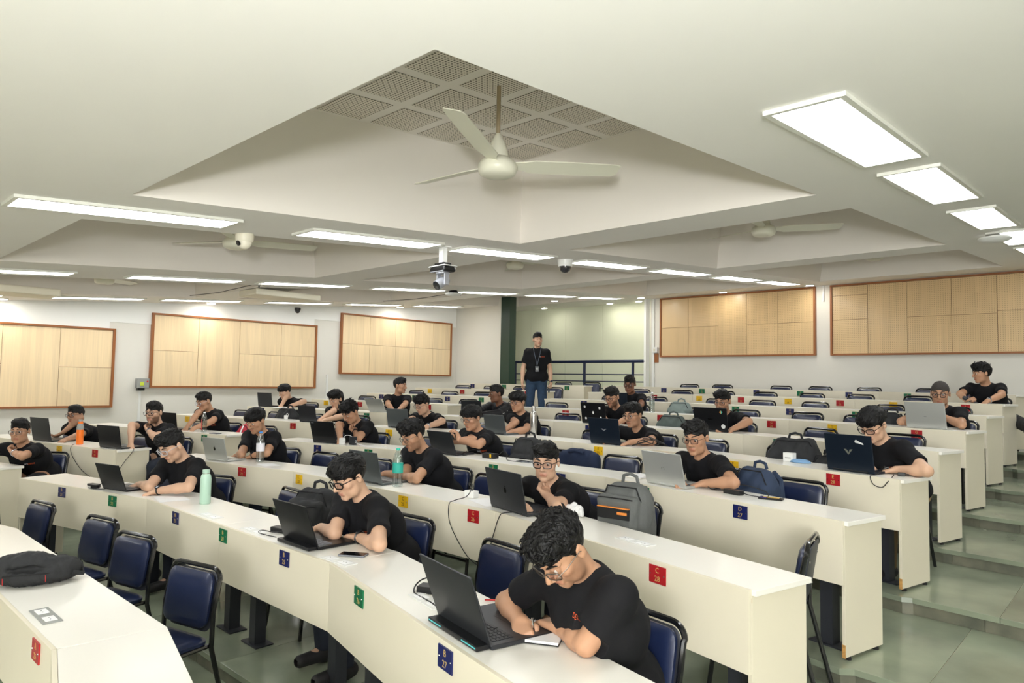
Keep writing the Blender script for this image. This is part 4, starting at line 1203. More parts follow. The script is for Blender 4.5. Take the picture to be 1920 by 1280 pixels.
# ================================================================== desks
PLATE = {}
def plate_mesh(col):
    if col not in PLATE: PLATE[col] = MB().box((0, 0, 0), (0.105, 0.006, 0.082)).mesh('number_plate', 'plate_'+col)
    return PLATE[col]
scr = MB().lathe([(0.004, 0), (0.003, 0.003)], n=8, R=Matrix.Rotation(PI/2, 3, 'X')).mesh('screw', 'chrome')
SEATS = {}
def desk(k, left):
    P = left_poly(k) if left else centre_poly(k)
    row = ROWS[k]; y = yc(k); z = zt(k)
    t = thing('desk_row', 'long cream desk row, %s from the front in the %s block' % (ORD[k], 'left' if left else 'centre'), 'desk', (P[-1][0], P[-1][1], zf(k)), 0, 'cream lecture hall desk rows')
    o0 = Vector(t.location)
    D = 0.41
    def off(i, d):      # mitred offset of polyline vertex i
        pts = [Vector((a, b_)) for a, b_ in P]
        def nrm(a, b_): q = (b_-a).normalized(); return Vector((-q.y, q.x))
        if i == 0: n = nrm(pts[0], pts[1])
        elif i == len(P)-1: n = nrm(pts[-2], pts[-1])
        else:
            n1, n2 = nrm(pts[i-1], pts[i]), nrm(pts[i], pts[i+1]); n = (n1+n2).normalized(); n = n/max(0.5, n.dot(n1))
        return pts[i]+n*d
    # subdivide every segment into board units with tight seams
    units = []
    for i in range(len(P)-1):
        f0, f1 = Vector(P[i]), Vector(P[i+1]); b0, b1 = off(i, D), off(i+1, D)
        nseg = 1 if (f1-f0).length < 2.2 else 2
        for s in range(nseg):
            u, v = s/nseg, (s+1)/nseg
            units.append((f0.lerp(f1, u), f0.lerp(f1, v), b0.lerp(b1, u), b0.lerp(b1, v), i == 0 and s == 0, i == len(P)-2 and s == nseg-1))
    for f0, f1, b0, b1, first, last in units:
        d = (f1-f0).normalized(); n = Vector((-d.y, d.x)); e = 0.0012
        x0 = d*(-0.02 if first else e); x1 = d*(0.02 if last else -e)
        def L3(p, zz): return (p.x-o0.x, p.y-o0.y, zz-o0.z)
        m = MB(); m.quadbox([L3(f0+x0+n*0.019, z-0.025), L3(f1+x1+n*0.019, z-0.025), L3(b1+x1, z-0.025), L3(b0+x0, z-0.025)], 0.025)
        m.obj('tabletop', 'laminate_top', t, bevel=0.002)
        g = d*(0.0005)
        m = MB(); m.quadbox([L3(f0+g, z-0.345), L3(f1-g, z-0.345), L3(f1-g+n*0.018, z-0.345), L3(f0+g+n*0.018, z-0.345)], 0.346)
        m.obj('front_panel', 'laminate_front', t, bevel=0.0012)
        # steel posts with foot plates, one near each end of the unit
        for q, sh in ((f0, 0.16), (f1, -0.20)):
            c = q + d*sh + n*0.20
            ang = math.atan2(d.y, d.x); Rm = Matrix.Rotation(ang, 3, 'Z')
            pm = MB().box(L3(c, (z-0.025+zf(k))/2+0.004), (0.075, 0.075, z-0.025-zf(k)-0.006), Rm)
            pm.box(L3(c, zf(k)+0.004), (0.20, 0.12, 0.008), Rm); pm.box(L3(c, z-0.035), (0.09, 0.30, 0.02), Rm)
            pm.obj('post', 'steel_post', t)
    for end in (0, -1):
        i = 0 if end == 0 else len(P)-1; f, b_ = Vector(P[i]), off(i, D)
        d = (Vector(P[1])-Vector(P[0])).normalized() if end == 0 else (Vector(P[-1])-Vector(P[-2])).normalized()
        s = d*(0.02 if end == 0 else -0.02); n = (b_-f).normalized()
        def L3(p, zz): return (p.x-o0.x, p.y-o0.y, zz-o0.z)
        m = MB(); m.quadbox([L3(f+n*0.0185, zf(k)+0.018), L3(f+s+n*0.0185, zf(k)+0.018), L3(b_+s-n*0.012, zf(k)+0.018), L3(b_-n*0.012, zf(k)+0.018)], z-0.0255-zf(k)-0.018)
        ep = m.obj('end_panel', 'laminate_front', t, bevel=0.0012)
        for q in (0.06, 0.34):
            c = f+n*q+s*0.5
            MB().lathe([(0.016, 0), (0.016, 0.012), (0.01, 0.018)], L3(c, zf(k)), 10).obj('foot', 'rubber', ep)
        if not left and end == -1 and k in (2, 3, 4):
            c = f+n*0.024+s*0.5; zz = zf(k)+0.05 if k != 2 else z-0.045
            MB().box(L3(c+s*0.02-n*0.0055, zz), (0.020, 0.003, 0.07 if k != 2 else 0.02), Matrix.Rotation(math.atan2(d.y, d.x), 3, 'Z')).obj('chipped_edge', 'chipboard', ep)
    # seat number plates
    if left: xs_ = [-8.82, -9.53, -10.26, -11.04]; n0 = 20
    elif k % 2 == 0: xs_ = [-1.75, -2.62, -3.35, -4.1, -4.85, -5.58, -6.35, -7.1]; n0 = 28
    else: xs_ = [-1.92, -2.74, -3.6, -4.37, -5.13, -6.13, -6.85]; n0 = 27
    SEATS[(k, left)] = xs_
    for j, x in enumerate(xs_):
        num = n0-j
        if k % 2 == 0: col = 'red' if j % 2 == 0 else 'yellow'
        elif left: col = 'green' if j % 2 == 0 else 'navy'
        else: col = 'navy' if j % 2 == 0 else 'green'
        yy = yfront(k, x, left); sl = slope(k, x, left)
        o = put('number_plate', plate_mesh(col), t, (x-o0.x+math.sin(sl)*0.0035, yy-o0.y-math.cos(sl)*0.0035, z-0.058-o0.z), sl)
        if k == 0: o.name = 'number_plate'
        if x-0 < -9 and False: continue
        ink = 'plate_ink_dark' if col == 'yellow' else 'plate_ink'
        if k == 2 and not left and j == 3 or True:
            me = FONTC.get(('pl', row, num, ink))
            if me is None:
                a = text_mesh(row, 0.036, ink); c_ = text_mesh(str(num), 0.036, ink)
                bmx = bmesh.new(); bmx.from_mesh(a); bmesh.ops.translate(bmx, verts=bmx.verts, vec=(0, 0.019, 0))
                nv = len(bmx.verts); bmx.from_mesh(c_); bmx.verts.ensure_lookup_table(); bmesh.ops.translate(bmx, verts=bmx.verts[nv:], vec=(0, -0.020, 0))
                bmesh.ops.rotate(bmx, verts=bmx.verts, cent=(0, 0, 0), matrix=Matrix.Rotation(PI/2, 3, 'X'))
                me = bpy.data.meshes.new('lettering'); bmx.to_mesh(me); bmx.free(); me.materials.append(MATS[ink]); FONTC[('pl', row, num, ink)] = me
            put('lettering', me, o, (0, -0.0034, 0))
            for s in (-1, 1): put('screw', scr, o, (s*0.043, -0.003, 0))
    return t
for k in range(10):
    desk(k, False); desk(k, True)

# ================================================================== chairs
def build_chair(label):
    t = thing('chair', label, 'chair', (0, 0, 0))
    # faces -y; origin on the floor under the seat centre
    lean = math.radians(9); Rb = Matrix.Rotation(-lean, 3, 'X')
    bc = Vector((0, 0.215, 0.65))
    MB().pad(0.350, 0.275, 0.045, 0.05, tuple(bc+Rb @ Vector((0, -0.014, 0.0))), Rb, n=6, puff=1.2).obj('backrest', 'navy_vinyl', t, True)
    MB().pad(0.345, 0.30, 0.010, 0.05, tuple(bc+Rb @ Vector((0, 0.016, -0.01))), Rb, n=5, puff=0).obj('back_shell', 'chair_shell', t, True)
    Rs = Matrix.Rotation(PI/2, 3, 'X')
    MB().pad(0.39, 0.40, 0.05, 0.06, (0, 0.0, 0.455), Rs, n=6, puff=1.0).obj('seat', 'navy_vinyl', t, True)
    r = 0.0125
    def pt(x, y, z): return (x, y, z)
    arch = [pt(-0.205, 0.31, 0.0), pt(-0.197, 0.20, 0.42), pt(-0.195, 0.205, 0.60), pt(-0.193, 0.235, 0.745)]
    n = 6
    for q in range(n+1):
        a = PI - (PI/2)*q/n; arch.append(pt(-0.133+0.06*math.cos(a), 0.243, 0.757+0.052*math.sin(a)))
    for q in range(n+1):
        a = PI/2 - (PI/2)*q/n; arch.append(pt(0.133+0.06*math.cos(a), 0.243, 0.757+0.052*math.sin(a)))
    arch += [pt(0.193, 0.235, 0.745), pt(0.195, 0.205, 0.60), pt(0.197, 0.20, 0.42), pt(0.205, 0.31, 0.0)]
    MB().tube(arch, r, 8).obj('back_frame', 'black_tube', t, True)
    for sx in (-1, 1):
        MB().tube([pt(0.18*sx, 0.20, 0.43), pt(0.18*sx, -0.15, 0.43), pt(0.185*sx, -0.19, 0.40), pt(0.205*sx, -0.24, 0.0)], r, 8).obj('leg', 'black_tube', t, True)
    MB().tube([pt(-0.195, -0.21, 0.22), pt(0.195, -0.21, 0.22)], r*0.8, 6).obj('stretcher', 'black_tube', t, True)
    for sx in (-1, 1):
        for zz in (0.55, 0.72):
            p = bc+Rb @ Vector((0.14*sx, 0.022, zz-0.65)); MB().lathe([(0.007, 0.0), (0.005, 0.004)], tuple(p), 8, R=Matrix.Rotation(-PI/2, 3, 'X')).obj('bolt', 'chrome', t)
    return t
chair0 = None
def put_chair(x, y, k, rz, label):
    global chair0
    if chair0 is None:
        chair0 = build_chair(label); chair0.location = (x, y, zf(k)); chair0.rotation_euler = (0, 0, rz); chair0['group'] = 'navy padded chairs of the hall'
        return chair0
    return dup(chair0, (x, y, zf(k)), rz, label, 'navy padded chairs of the hall')
random.seed(21)
for k in range(10):
    for left in (False, True):
        for j, x in enumerate(SEATS[(k, left)]):
            if left and k == 9 and j > 1: continue
            near = [p for p in PEOPLE if p['k'] == k and p['left'] == left and abs(p['pel'][0]-x) < 0.40]
            sl = slope(k, x, left)
            lab = 'navy padded chair, %s from the right end, %s row from the front, %s block' % (ORD[j], ORD[k], 'left' if left else 'centre')
            if near:
                p = near[0]; put_chair(min(p['pel'][0]+0.05*math.sin(p['th']), centre_poly(k)[-1][0]-0.28 if not left else -8.7), p['pel'][1]-0.06, k, p['th'], lab); continue
            ov = CHAIRS.get((k, left, j))
            if ov == 0: continue
            dx, dy, dr = (random.uniform(-0.05, 0.05), random.uniform(-0.03, 0.03), random.uniform(-6, 6)) if ov is None else ov
            xx = x+0.04+dx; put_chair(xx, yfront(k, xx, left)+0.66+dy, k, sl+math.radians(dr), lab)
# ================================================================== laptops
mat('laptop_black', (24, 25, 28), 0.35, metal=0.3); mat('laptop_dark', (52, 54, 58), 0.4, metal=0.5); mat('laptop_grey', (104, 110, 112), 0.38, metal=0.6)
mat('laptop_silver', (190, 192, 188), 0.36, metal=0.5); mat('laptop_navy', (20, 32, 46), 0.42, metal=0.4); mat('keycap', (36, 37, 42), 0.5); mat('keycap_light', (120, 122, 128), 0.5)
mat('screen_off', (10, 11, 14), 0.12); mat('logo_dark', (12, 12, 13), 0.2); mat('logo_light', (150, 152, 140), 0.25, metal=0.5); mat('sticker_white', (232, 232, 230), 0.5)
mat('sticker_orange', (226, 150, 60), 0.5); mat('sticker_teal', (70, 180, 170), 0.5); mat('cyan_strip', (90, 200, 205), 0.3)
KEYM = {}
def keys_mesh(light):
    if light not in KEYM:
        m = MB()
        for r_ in range(5):
            for c in range(14):
                if r_ == 4 and 4 <= c <= 8: continue
                m.box((-0.142+c*0.0218, 0.035-r_*0.0185+0.03, 0.0), (0.0180, 0.0150, 0.0022))
        m.box((0.0, 0.035-4*0.0185+0.03, 0), (0.105, 0.015, 0.0022))
        KEYM[light] = m.mesh('keyboard', 'keycap_light' if light else 'keycap')
    return KEYM[light]
def laptop(k, left, loc, w_, label, body='laptop_dark', tilt=17, hgt=None, logo=None, stickers=(), rot=0.0, gaming=False, light_keys=False):
    w_ = min(max(w_, 0.33), 0.42); d_ = w_*0.68; x, y, z = loc; z = zt(k)+0.001
    yy = yfront(k, x, left); y = min(max(y, yy+(0.10 if gaming else 0.05)), yy+0.40-d_ if False else yy+0.16)
    t = thing('laptop', label, 'laptop', (x, y, z), slope(k, x, left)+math.radians(rot))
    # local: hinge at y=0, user toward +y; base extends +y
    MB().box((0, d_/2, 0.009), (w_, d_, 0.016)).obj('base', body, t, bevel=0.003)
    kb = put('keyboard', keys_mesh(light_keys), t, (0, d_*0.36, 0.0178)); kb.rotation_euler = (0, 0, PI); kb.scale = (w_/0.36, 1, 1); kb['kind'] = 'stuff'
    MB().box((0, d_*0.79, 0.0174), (w_*0.33, d_*0.28, 0.0012)).obj('touchpad', body, t)
    h = hgt or d_*0.98; a = math.radians(tilt)
    R = Matrix.Rotation(a, 3, 'X')     # leans toward -y going up
    def P(u, v, o): q = R @ Vector((u, -o, v)); return Vector((q.x, q.y, q.z+0.014))
    m = MB(); m.box(tuple(P(0, h/2, 0.0)), (w_, 0.008, h), R); lid = m.obj('lid', body, t, bevel=0.003)
    MB().box(tuple(P(0, h/2, -0.0048)), (w_-0.014, 0.001, h-0.02), R).obj('screen', 'screen_off', lid)
    MB().tube([(-w_*0.36, 0, 0.013), (w_*0.36, 0, 0.013)], 0.0065, 8).obj('hinge', 'laptop_black' if body != 'laptop_silver' else body, t, True)
    if gaming:
        MB().box((0, -0.028, 0.011), (w_*0.93, 0.055, 0.018)).obj('rear_vent', 'laptop_black', t, bevel=0.003)
        if gaming == 2:
            for sx in (-1, 1): MB().box((sx*w_*0.32, -0.0565, 0.012), (w_*0.24, 0.002, 0.004)).obj('light_strip', 'cyan_strip', t)
    def flat(poly, mname, nm='emblem'):   # polygon on the outside of the lid
        m = MB(); a_ = [P(u, v, 0.0044) for u, v in poly]; nrm = R @ Vector((0, -1, 0))
        m.quadbox([tuple(q) for q in a_], 0.0006, nrm); m.obj(nm, mname, lid)
    def disc(cu, cv, r_, mname, n=16, sx=1.0): flat([(cu+r_*sx*math.cos(2*PI*i/n), cv+r_*math.sin(2*PI*i/n)) for i in range(n)], mname, 'sticker' if 'sticker' in mname else 'emblem')
    if logo == 'fruit':
        m_ = 'logo_dark'; n = 22; pts = []
        for i in range(n):
            a_ = 2*PI*i/n; rr = 0.017*(1-0.10*math.cos(2*a_)+ (0.0 if math.sin(a_) < 0.8 else -0.12)); c_, s_ = math.cos(a_), math.sin(a_)
            px_ = rr*c_; pz_ = rr*s_*1.05
            if c_ < -0.78 and abs(s_-0.1) < 0.55: px_ *= 0.68     # the bite
            pts.append((px_, h*0.5+pz_))
        flat(pts, m_); flat([(0.001, h*0.5+0.019), (0.010, h*0.5+0.023), (0.008, h*0.5+0.031), (0.000, h*0.5+0.027)], m_)
    if logo == 'vee':
        c = h*0.53; flat([(-0.034, c+0.018), (-0.014, c+0.016), (0.002, c-0.004), (-0.002, c-0.024)], 'logo_light'); flat([(0.034, c+0.018), (0.012, c+0.016), (0.004, c-0.004), (-0.002, c-0.024)], 'logo_light')
    if logo == 'vee_dark':
        c = h*0.53; flat([(-0.034, c+0.012), (-0.014, c+0.012), (0.0, c+0.001), (0.014, c+0.012), (0.034, c+0.012), (0.0, c-0.012)], 'keycap_light')
    if logo == 'wing': c = h*0.5; flat([(-0.03, c+0.006), (0.03, c+0.006), (0.024, c-0.006), (-0.024, c-0.006)], 'logo_dark')
    if logo == 'arc':
        m = MB(); m.tube([tuple(P(0.016*math.cos(a_), h*0.48+0.013*math.sin(a_), 0.0046)) for a_ in [math.radians(q) for q in range(-20, 201, 20)]], 0.0011, 5); m.obj('emblem', 'logo_light', lid)
    if logo == 'bar': flat([(-0.012, h*0.42), (0.012, h*0.42), (0.012, h*0.42+0.004), (-0.012, h*0.42+0.004)], 'keycap_light')
    if logo == 'corner': flat([(-w_*0.44, h*0.90), (-w_*0.33, h*0.90), (-w_*0.33, h*0.93), (-w_*0.44, h*0.93)], 'keycap_light')
    for st in stickers:
        u, v, r_, c = st[:4]
        if c == 'tag': flat([(u*w_-r_*1.6, v*h+r_*0.5), (u*w_-r_*0.6, v*h+r_*0.8), (u*w_+r_*1.7, v*h-r_*0.2), (u*w_+r_*1.8, v*h-r_*0.8), (u*w_-r_, v*h-r_*0.1)], 'sticker_white', 'sticker'); disc(u*w_-r_*1.1, v*h+r_*0.4, r_*0.62, 'sticker_white')
        elif c == 'diamond':
            flat([(u*w_-r_, v*h), (u*w_, v*h+r_), (u*w_, v*h-r_)], 'sticker_orange', 'sticker'); flat([(u*w_, v*h+r_), (u*w_+r_, v*h), (u*w_, v*h-r_)], 'sticker_teal', 'sticker')
        else: disc(u*w_, v*h, r_, 'sticker_white', sx=0.7 if c == 'oval' else 1.0)
    return t
LK = [
 dict(label='large black gaming laptop with cyan light strips at the front right desk', body='laptop_dark', gaming=2, hgt=0.27, tilt=20, light_keys=False),
 dict(label='black laptop with grey keys in front of the person in thick black glasses', body='laptop_black', gaming=1, hgt=0.25, tilt=20, light_keys=True),
 dict(label='thin black laptop beside the paper and cables, second row at left', body='laptop_black', tilt=20),
 dict(label='black laptop with dark fruit emblem, third row beside the tissue', body='laptop_dark', logo='fruit', tilt=12, hgt=0.26),
 dict(label='grey laptop half hidden behind the head of the person with thick glasses', body='laptop_grey', tilt=14),
 dict(label='silver laptop with dark fruit emblem, third row at left', body='laptop_silver', logo='fruit', tilt=14, hgt=0.225),
 dict(label='silver laptop with small arc emblem beside the white spiral notebook', body='laptop_silver', logo='arc', tilt=14, hgt=0.235),
 dict(label='dark grey laptop in front of the person holding up a phone', body='laptop_dark', tilt=22, stickers=((-0.3, 0.12, 0.010, 'round'),)),
 dict(label='black laptop beside the white charger block, fourth row', body='laptop_black', logo='corner', tilt=16, hgt=0.24),
 dict(label='wide dark blue laptop with faint V emblem, fifth row centre', body='laptop_navy', logo='vee_dark', tilt=12, hgt=0.255),
 dict(label='pale grey laptop left of the tall silver flask', body='laptop_grey', tilt=14),
 dict(label='dark blue laptop with silver V emblem and white sticker, by the aisle', body='laptop_navy', logo='vee', tilt=10, hgt=0.265, stickers=((0.24, 0.80, 0.018, 'tag'),)),
 dict(label='plain grey laptop behind the yellow plate, fifth row at left', body='laptop_grey', tilt=12, hgt=0.235),
 dict(label='black laptop with a coloured diamond sticker and a round white sticker', body='laptop_black', logo='wing', tilt=10, hgt=0.25, stickers=((0.33, 0.82, 0.019, 'diamond'), (0.37, 0.20, 0.024, 'round'))),
 dict(label='black laptop with several small round white stickers', body='laptop_black', tilt=10, hgt=0.25, stickers=((-0.33, 0.78, 0.015, 'round'), (0.28, 0.74, 0.016, 'round'), (-0.0, 0.50, 0.018, 'oval'), (-0.32, 0.2, 0.015, 'round'), (0.30, 0.26, 0.014, 'round'))),
 dict(label='dark laptop in front of the person in the black zip jacket', body='laptop_dark', tilt=14),
 dict(label='silver laptop in front of the person with cropped hair', body='laptop_silver', logo='bar', tilt=10, hgt=0.25),
 dict(label='silver laptop tipped far back in front of the person looking right', body='laptop_silver', tilt=34, hgt=0.23),
 dict(label='dark laptop of the person near the back beside the clear bottle', body='laptop_navy', tilt=8, hgt=0.25),
 dict(label='black laptop at the right end of the third left-block row', body='laptop_black', tilt=10, hgt=0.25),
 dict(label='dark grey laptop left of the orange bottle', body='laptop_dark', tilt=10),
 dict(label='black laptop behind the bearded person of the left block', body='laptop_black', tilt=8),
 dict(label='grey laptop left of the wavy-haired person', body='laptop_dark', tilt=12),
 dict(label='dark laptop under the middle wall panelling, farthest left of its row', body='laptop_dark', tilt=8),
]
for (k, left, loc, w_), a in zip(LAPS, LK): laptop(k, left, loc, w_, **a)

# ================================================================== bottles
glassy('clear_plastic', (238, 244, 244), 0.80, 0.08); glassy('water', (240, 246, 246), 0.9, 0.05)
mat('orange_coat', (246, 122, 36), 0.35); mat('mint_coat', (176, 208, 188), 0.3, coat=0.2); mat('blue_cap', (60, 140, 220), 0.4); mat('teal_cap', (40, 190, 165), 0.4); mat('steel', (196, 194, 188), 0.25, metal=0.9)
mat('label_teal', (50, 178, 160), 0.5); mat('label_white', (228, 226, 232), 0.5); mat('label_red', (205, 60, 60), 0.5); mat('label_purple', (90, 70, 190), 0.5); mat('cap_white', (238, 238, 238), 0.4)
def at(k, left, x, y): return (x, y, zt(k)+0.001)
t = thing('insulated_bottle', 'orange insulated bottle with grey collar on the third left-block row', 'bottle', at(2, True, -9.395, 2.547))
MB().lathe([(0.036, 0), (0.038, 0.004), (0.038, 0.20), (0.034, 0.225), (0.024, 0.245), (0.023, 0.25)], n=24).obj('flask', 'orange_coat', t, True)
MB().lathe([(0.0385, 0.175), (0.0385, 0.20), (0.0345, 0.226), (0.0245, 0.246)], n=24).obj('collar', 'plastic_grey', t, True)
MB().lathe([(0.026, 0.246), (0.026, 0.272), (0.022, 0.276)], n=20).obj('neck_band', 'orange_coat', t, True)
MB().lathe([(0.024, 0.274), (0.024, 0.292), (0.018, 0.296)], n=20).obj('cap', 'plastic_grey', t, True)
t = thing('insulated_bottle', 'mint green metal bottle standing on the second row desk', 'bottle', at(1, False, -5.23, 2.265))
MB().lathe([(0.036, 0), (0.039, 0.004), (0.039, 0.185), (0.034, 0.21), (0.026, 0.222)], n=24).obj('flask', 'mint_coat', t, True)
MB().lathe([(0.025, 0.22), (0.025, 0.226)], n=20).obj('neck_band', 'steel', t, True)
MB().lathe([(0.026, 0.226), (0.0265, 0.250), (0.022, 0.253)], n=20).obj('cap', 'mint_coat', t, True)
t = thing('steel_flask', 'tall silver steel flask on the fifth row desk', 'bottle', at(4, False, -5.289, 6.06))
MB().lathe([(0.040, 0), (0.042, 0.004), (0.042, 0.235), (0.036, 0.265), (0.026, 0.275)], n=24).obj('flask', 'steel', t, True)
MB().lathe([(0.027, 0.276), (0.026, 0.300), (0.022, 0.335), (0.018, 0.338)], n=20).obj('cap', 'steel', t, True)
def pet(k, left, x, y, label, cap, lab, h=0.265, r=0.035):
    t = thing('water_bottle', label, 'bottle', at(k, left, x, y))
    pr = [(r*0.8, 0), (r, 0.008)]
    for i in range(9): z = 0.02+i*h*0.062; pr += [(r*(0.93 if i % 2 else 1.0), z)]
    pr += [(r, h*0.62), (r*0.97, h*0.70), (r*0.72, h*0.84), (r*0.42, h*0.92), (r*0.38, h*0.95)]
    MB().lathe(pr, n=20).obj('bottle_body', 'clear_plastic', t, True)
    MB().lathe([(r*0.40, h*0.945), (r*0.41, h*0.99), (r*0.36, h*1.0)], n=16).obj('cap', cap, t, True)
    MB().lathe([(r*1.015, h*0.36), (r*1.02, h*0.62)], n=20).obj('label_band', lab, t, True)
    return t
t = pet(1+1, False, -4.39, 3.41, 'clear water bottle with turquoise cap and label, third row', 'teal_cap', 'label_teal', 0.30, 0.041)
MB().lathe([(0.0425, 0.125), (0.0425, 0.165)], n=20).obj('label_picture', 'label_white', t) if False else None
t = pet(2, False, -6.51, 3.346, 'clear water bottle with blue cap and white label, third row', 'blue_cap', 'label_white', 0.30, 0.040)
t = pet(3, True, -9.038, 3.86, 'clear bottle with red lettering strip and white cap, left block', 'cap_white', 'clear_plastic', 0.26, 0.036)
m = MB(); m.box((0.012, -0.0375, 0.10), (0.018, 0.002, 0.14)); m.obj('red_strip', 'label_red', t)
pet(6, False, -5.083, 8.30, 'clear empty bottle near the back, beside the person in dark glasses', 'cap_white', 'clear_plastic', 0.28, 0.038)

# ================================================================== small things on the desks
mat('paper', (246, 246, 246), 0.7); mat('paper_warm', (240, 236, 224), 0.7); mat('tissue_white', (248, 248, 248), 0.8); mat('cloth_blue', (120, 158, 196), 0.9)
mat('cable_black', (16, 16, 18), 0.5); mat('cable_white', (236, 236, 236), 0.4); mat('cable_red', (190, 40, 40), 0.4)
def notebook(k, left, x, y, rot, label, cover='paper', w_=0.15, l=0.21):
    t = thing('notebook', label, 'notebook', at(k, left, x, y), math.radians(rot))
    MB().box((0, 0, 0.003), (w_+0.004, l+0.004, 0.004)).obj('cover', 'plastic_black' if cover == 'dark' else 'paper_warm', t)
    MB().box((0, 0, 0.009), (w_, l, 0.009)).obj('pages', 'paper', t)
    n = 16; m = MB()
    for i in range(n):
        yy = l/2-0.004; xx = -w_/2+0.008+i*(w_-0.016)/(n-1)
        m.tube([(xx, yy+0.007*math.cos(a_), 0.009+0.009*math.sin(a_)) for a_ in [2*PI*j/8 for j in range(8)]], 0.0011, 4, closed=True)
    o = m.obj('wire_binding', 'keycap_light', t); o['kind'] = 'stuff'; return t
t = notebook(1, False, -1.72, 2.05, 28, 'white spiral notebook being written in, front right desk', 'dark')
t = notebook(1, False, -3.79, 2.33, 8, 'white spiral notebook behind the second-row black laptop', 'dark')
t = notebook(3, False, -2.98, 4.70, -4, 'white spiral notebook left of the silver laptop with arc emblem')
def cable(pts, label, r=0.003, m='cable_black', name='cable', group=None):
    P = [Vector(q) for q in pts]; out = []
    for i in range(len(P)-1):
        p0, p1, p2, p3 = P[max(i-1, 0)], P[i], P[i+1], P[min(i+2, len(P)-1)]
        for j in range(6):
            u = j/6; out.append(0.5*((2*p1)+(-p0+p2)*u+(2*p0-5*p1+4*p2-p3)*u*u+(-p0+3*p1-3*p2+p3)*u**3))
    out.append(P[-1]); o0 = out[0].copy()
    o = MB().tube([tuple(q-o0) for q in out], r, 6).obj(name, m, None, True, loc=o0); tag(o, label, 'cable', group); return o
def brick(k, left, x, y, rot, label, size=(0.11, 0.05, 0.028), m='plastic_black'):
    t = thing('power_adapter', label, 'adapter', at(k, left, x, y), math.radians(rot))
    MB().box((0, 0, size[2]/2), size).obj('case', m, t, bevel=0.004)
    MB().tube([(size[0]/2, 0, size[2]/2), (size[0]/2+0.02, 0, size[2]/2)], 0.006, 8).obj('strain_relief', 'cable_black' if m == 'plastic_black' else 'cable_white', t, True)
    return t
Zt = zt
brick(1, False, -2.40, 2.09, 25, 'black power adapter left of the gaming laptop', (0.15, 0.07, 0.03))
cable([(-2.32, 2.10, Zt(1)+.018), (-2.42, 2.18, Zt(1)+.05), (-2.52, 2.12, Zt(1)+.03), (-2.46, 2.02, Zt(1)+.006), (-2.30, 1.98, Zt(1)+.006), (-2.15, 1.93, Zt(1)+.006)], 'looped black cable on the adapter left of the gaming laptop', 0.0035)
cable([(-1.95, 2.10, Zt(1)+.006), (-1.98, 2.2, Zt(1)+.02), (-2.08, 2.23, Zt(1)+.006), (-2.16, 2.17, Zt(1)+.006)], 'thin red cable behind the gaming laptop', 0.004, 'cable_red')
brick(1, False, -3.98, 2.20, 10, 'black power adapter left of the second black laptop', (0.13, 0.06, 0.03))
cable([(-3.91, 2.21, Zt(1)+.018), (-3.96, 2.15, Zt(1)+.01), (-4.08, 2.13, Zt(1)+.006), (-4.02, 2.08, Zt(1)+.006), (-3.85, 2.10, Zt(1)+.006)], 'black adapter cable left of the second black laptop')
brick(1, False, -6.66, 1.93, 14, 'flat black hub with cables at the left end of the second row', (0.12, 0.05, 0.018))
brick(1, False, -6.52, 1.90, 30, 'small black plug beside the flat black hub', (0.06, 0.04, 0.03))
cable([(-6.60, 1.94, Zt(1)+.012), (-6.55, 2.0, Zt(1)+.04), (-6.46, 1.99, Zt(1)+.03), (-6.40, 1.94, Zt(1)+.006), (-6.46, 1.87, Zt(1)+.006), (-6.55, 1.86, Zt(1)+.006)], 'tangled black cable beside the thin black laptop')
brick(3, False, -2.10, 4.47, -12, 'black power adapter on the fourth row, right part', (0.13, 0.055, 0.03))
cable([(-2.03, 4.46, Zt(3)+.016), (-1.95, 4.44, Zt(3)+.01), (-1.88, 4.50, Zt(3)+.006), (-1.93, 4.57, Zt(3)+.03), (-2.10, 4.60, Zt(3)+.05), (-2.2, 4.56, Zt(3)+.02), (-2.28, 4.54, Zt(3)+.006)], 'black cable arching over the fourth-row adapter')
cable([(-2.17, 4.48, Zt(3)+.016), (-2.28, 4.52, Zt(3)+.006), (-2.36, 4.55, Zt(3)+.03), (-2.44, 4.58, Zt(3)+.006), (-2.38, 4.62, Zt(3)+.006), (-2.25, 4.58, Zt(3)+.006)], 'black cable curled beside the silver arc-emblem laptop')
brick(3, False, -6.62, 4.36, 12, 'white charger block standing on the fourth row', (0.05, 0.05, 0.07), 'plastic_white')
brick(3, False, -6.50, 4.42, 12, 'grey box-shaped adapter beside the white charger block', (0.07, 0.05, 0.09), 'laptop_dark')
cable([(-6.60, 4.36, Zt(3)+.07), (-6.58, 4.38, Zt(3)+.10), (-6.53, 4.40, Zt(3)+.10), (-6.50, 4.40, Zt(3)+.09)], 'white cable linking the two chargers on the fourth row', 0.003, 'cable_white')
cable([(-6.46, 4.42, Zt(3)+.03), (-6.3, 4.42, Zt(3)+.006), (-6.15, 4.52, Zt(3)+.006), (-6.0, 4.50, Zt(3)+.006)], 'white cable trailing right from the grey adapter', 0.003, 'cable_white')
t = brick(3, False, -4.64, 4.70, 4, 'black adapter with yellow sticker on the fourth row', (0.15, 0.07, 0.045))
MB().box((0.03, -0.036, 0.025), (0.02, 0.002, 0.03)).obj('yellow_sticker', 'plate_yellow', t)
cable([(-4.73, 4.70, Zt(3)+.02), (-4.82, 4.70, Zt(3)+.06), (-4.92, 4.68, Zt(3)+.05), (-5.0, 4.66, Zt(3)+.006), (-4.88, 4.62, Zt(3)+.006)], 'black cable looping left of the yellow-stickered adapter')
cable([(-4.56, 4.70, Zt(3)+.02), (-4.50, 4.74, Zt(3)+.08), (-4.44, 4.72, Zt(3)+.05), (-4.40, 4.68, Zt(3)+.006), (-4.2, 4.66, Zt(3)+.006)], 'black cable looping right of the yellow-stickered adapter')
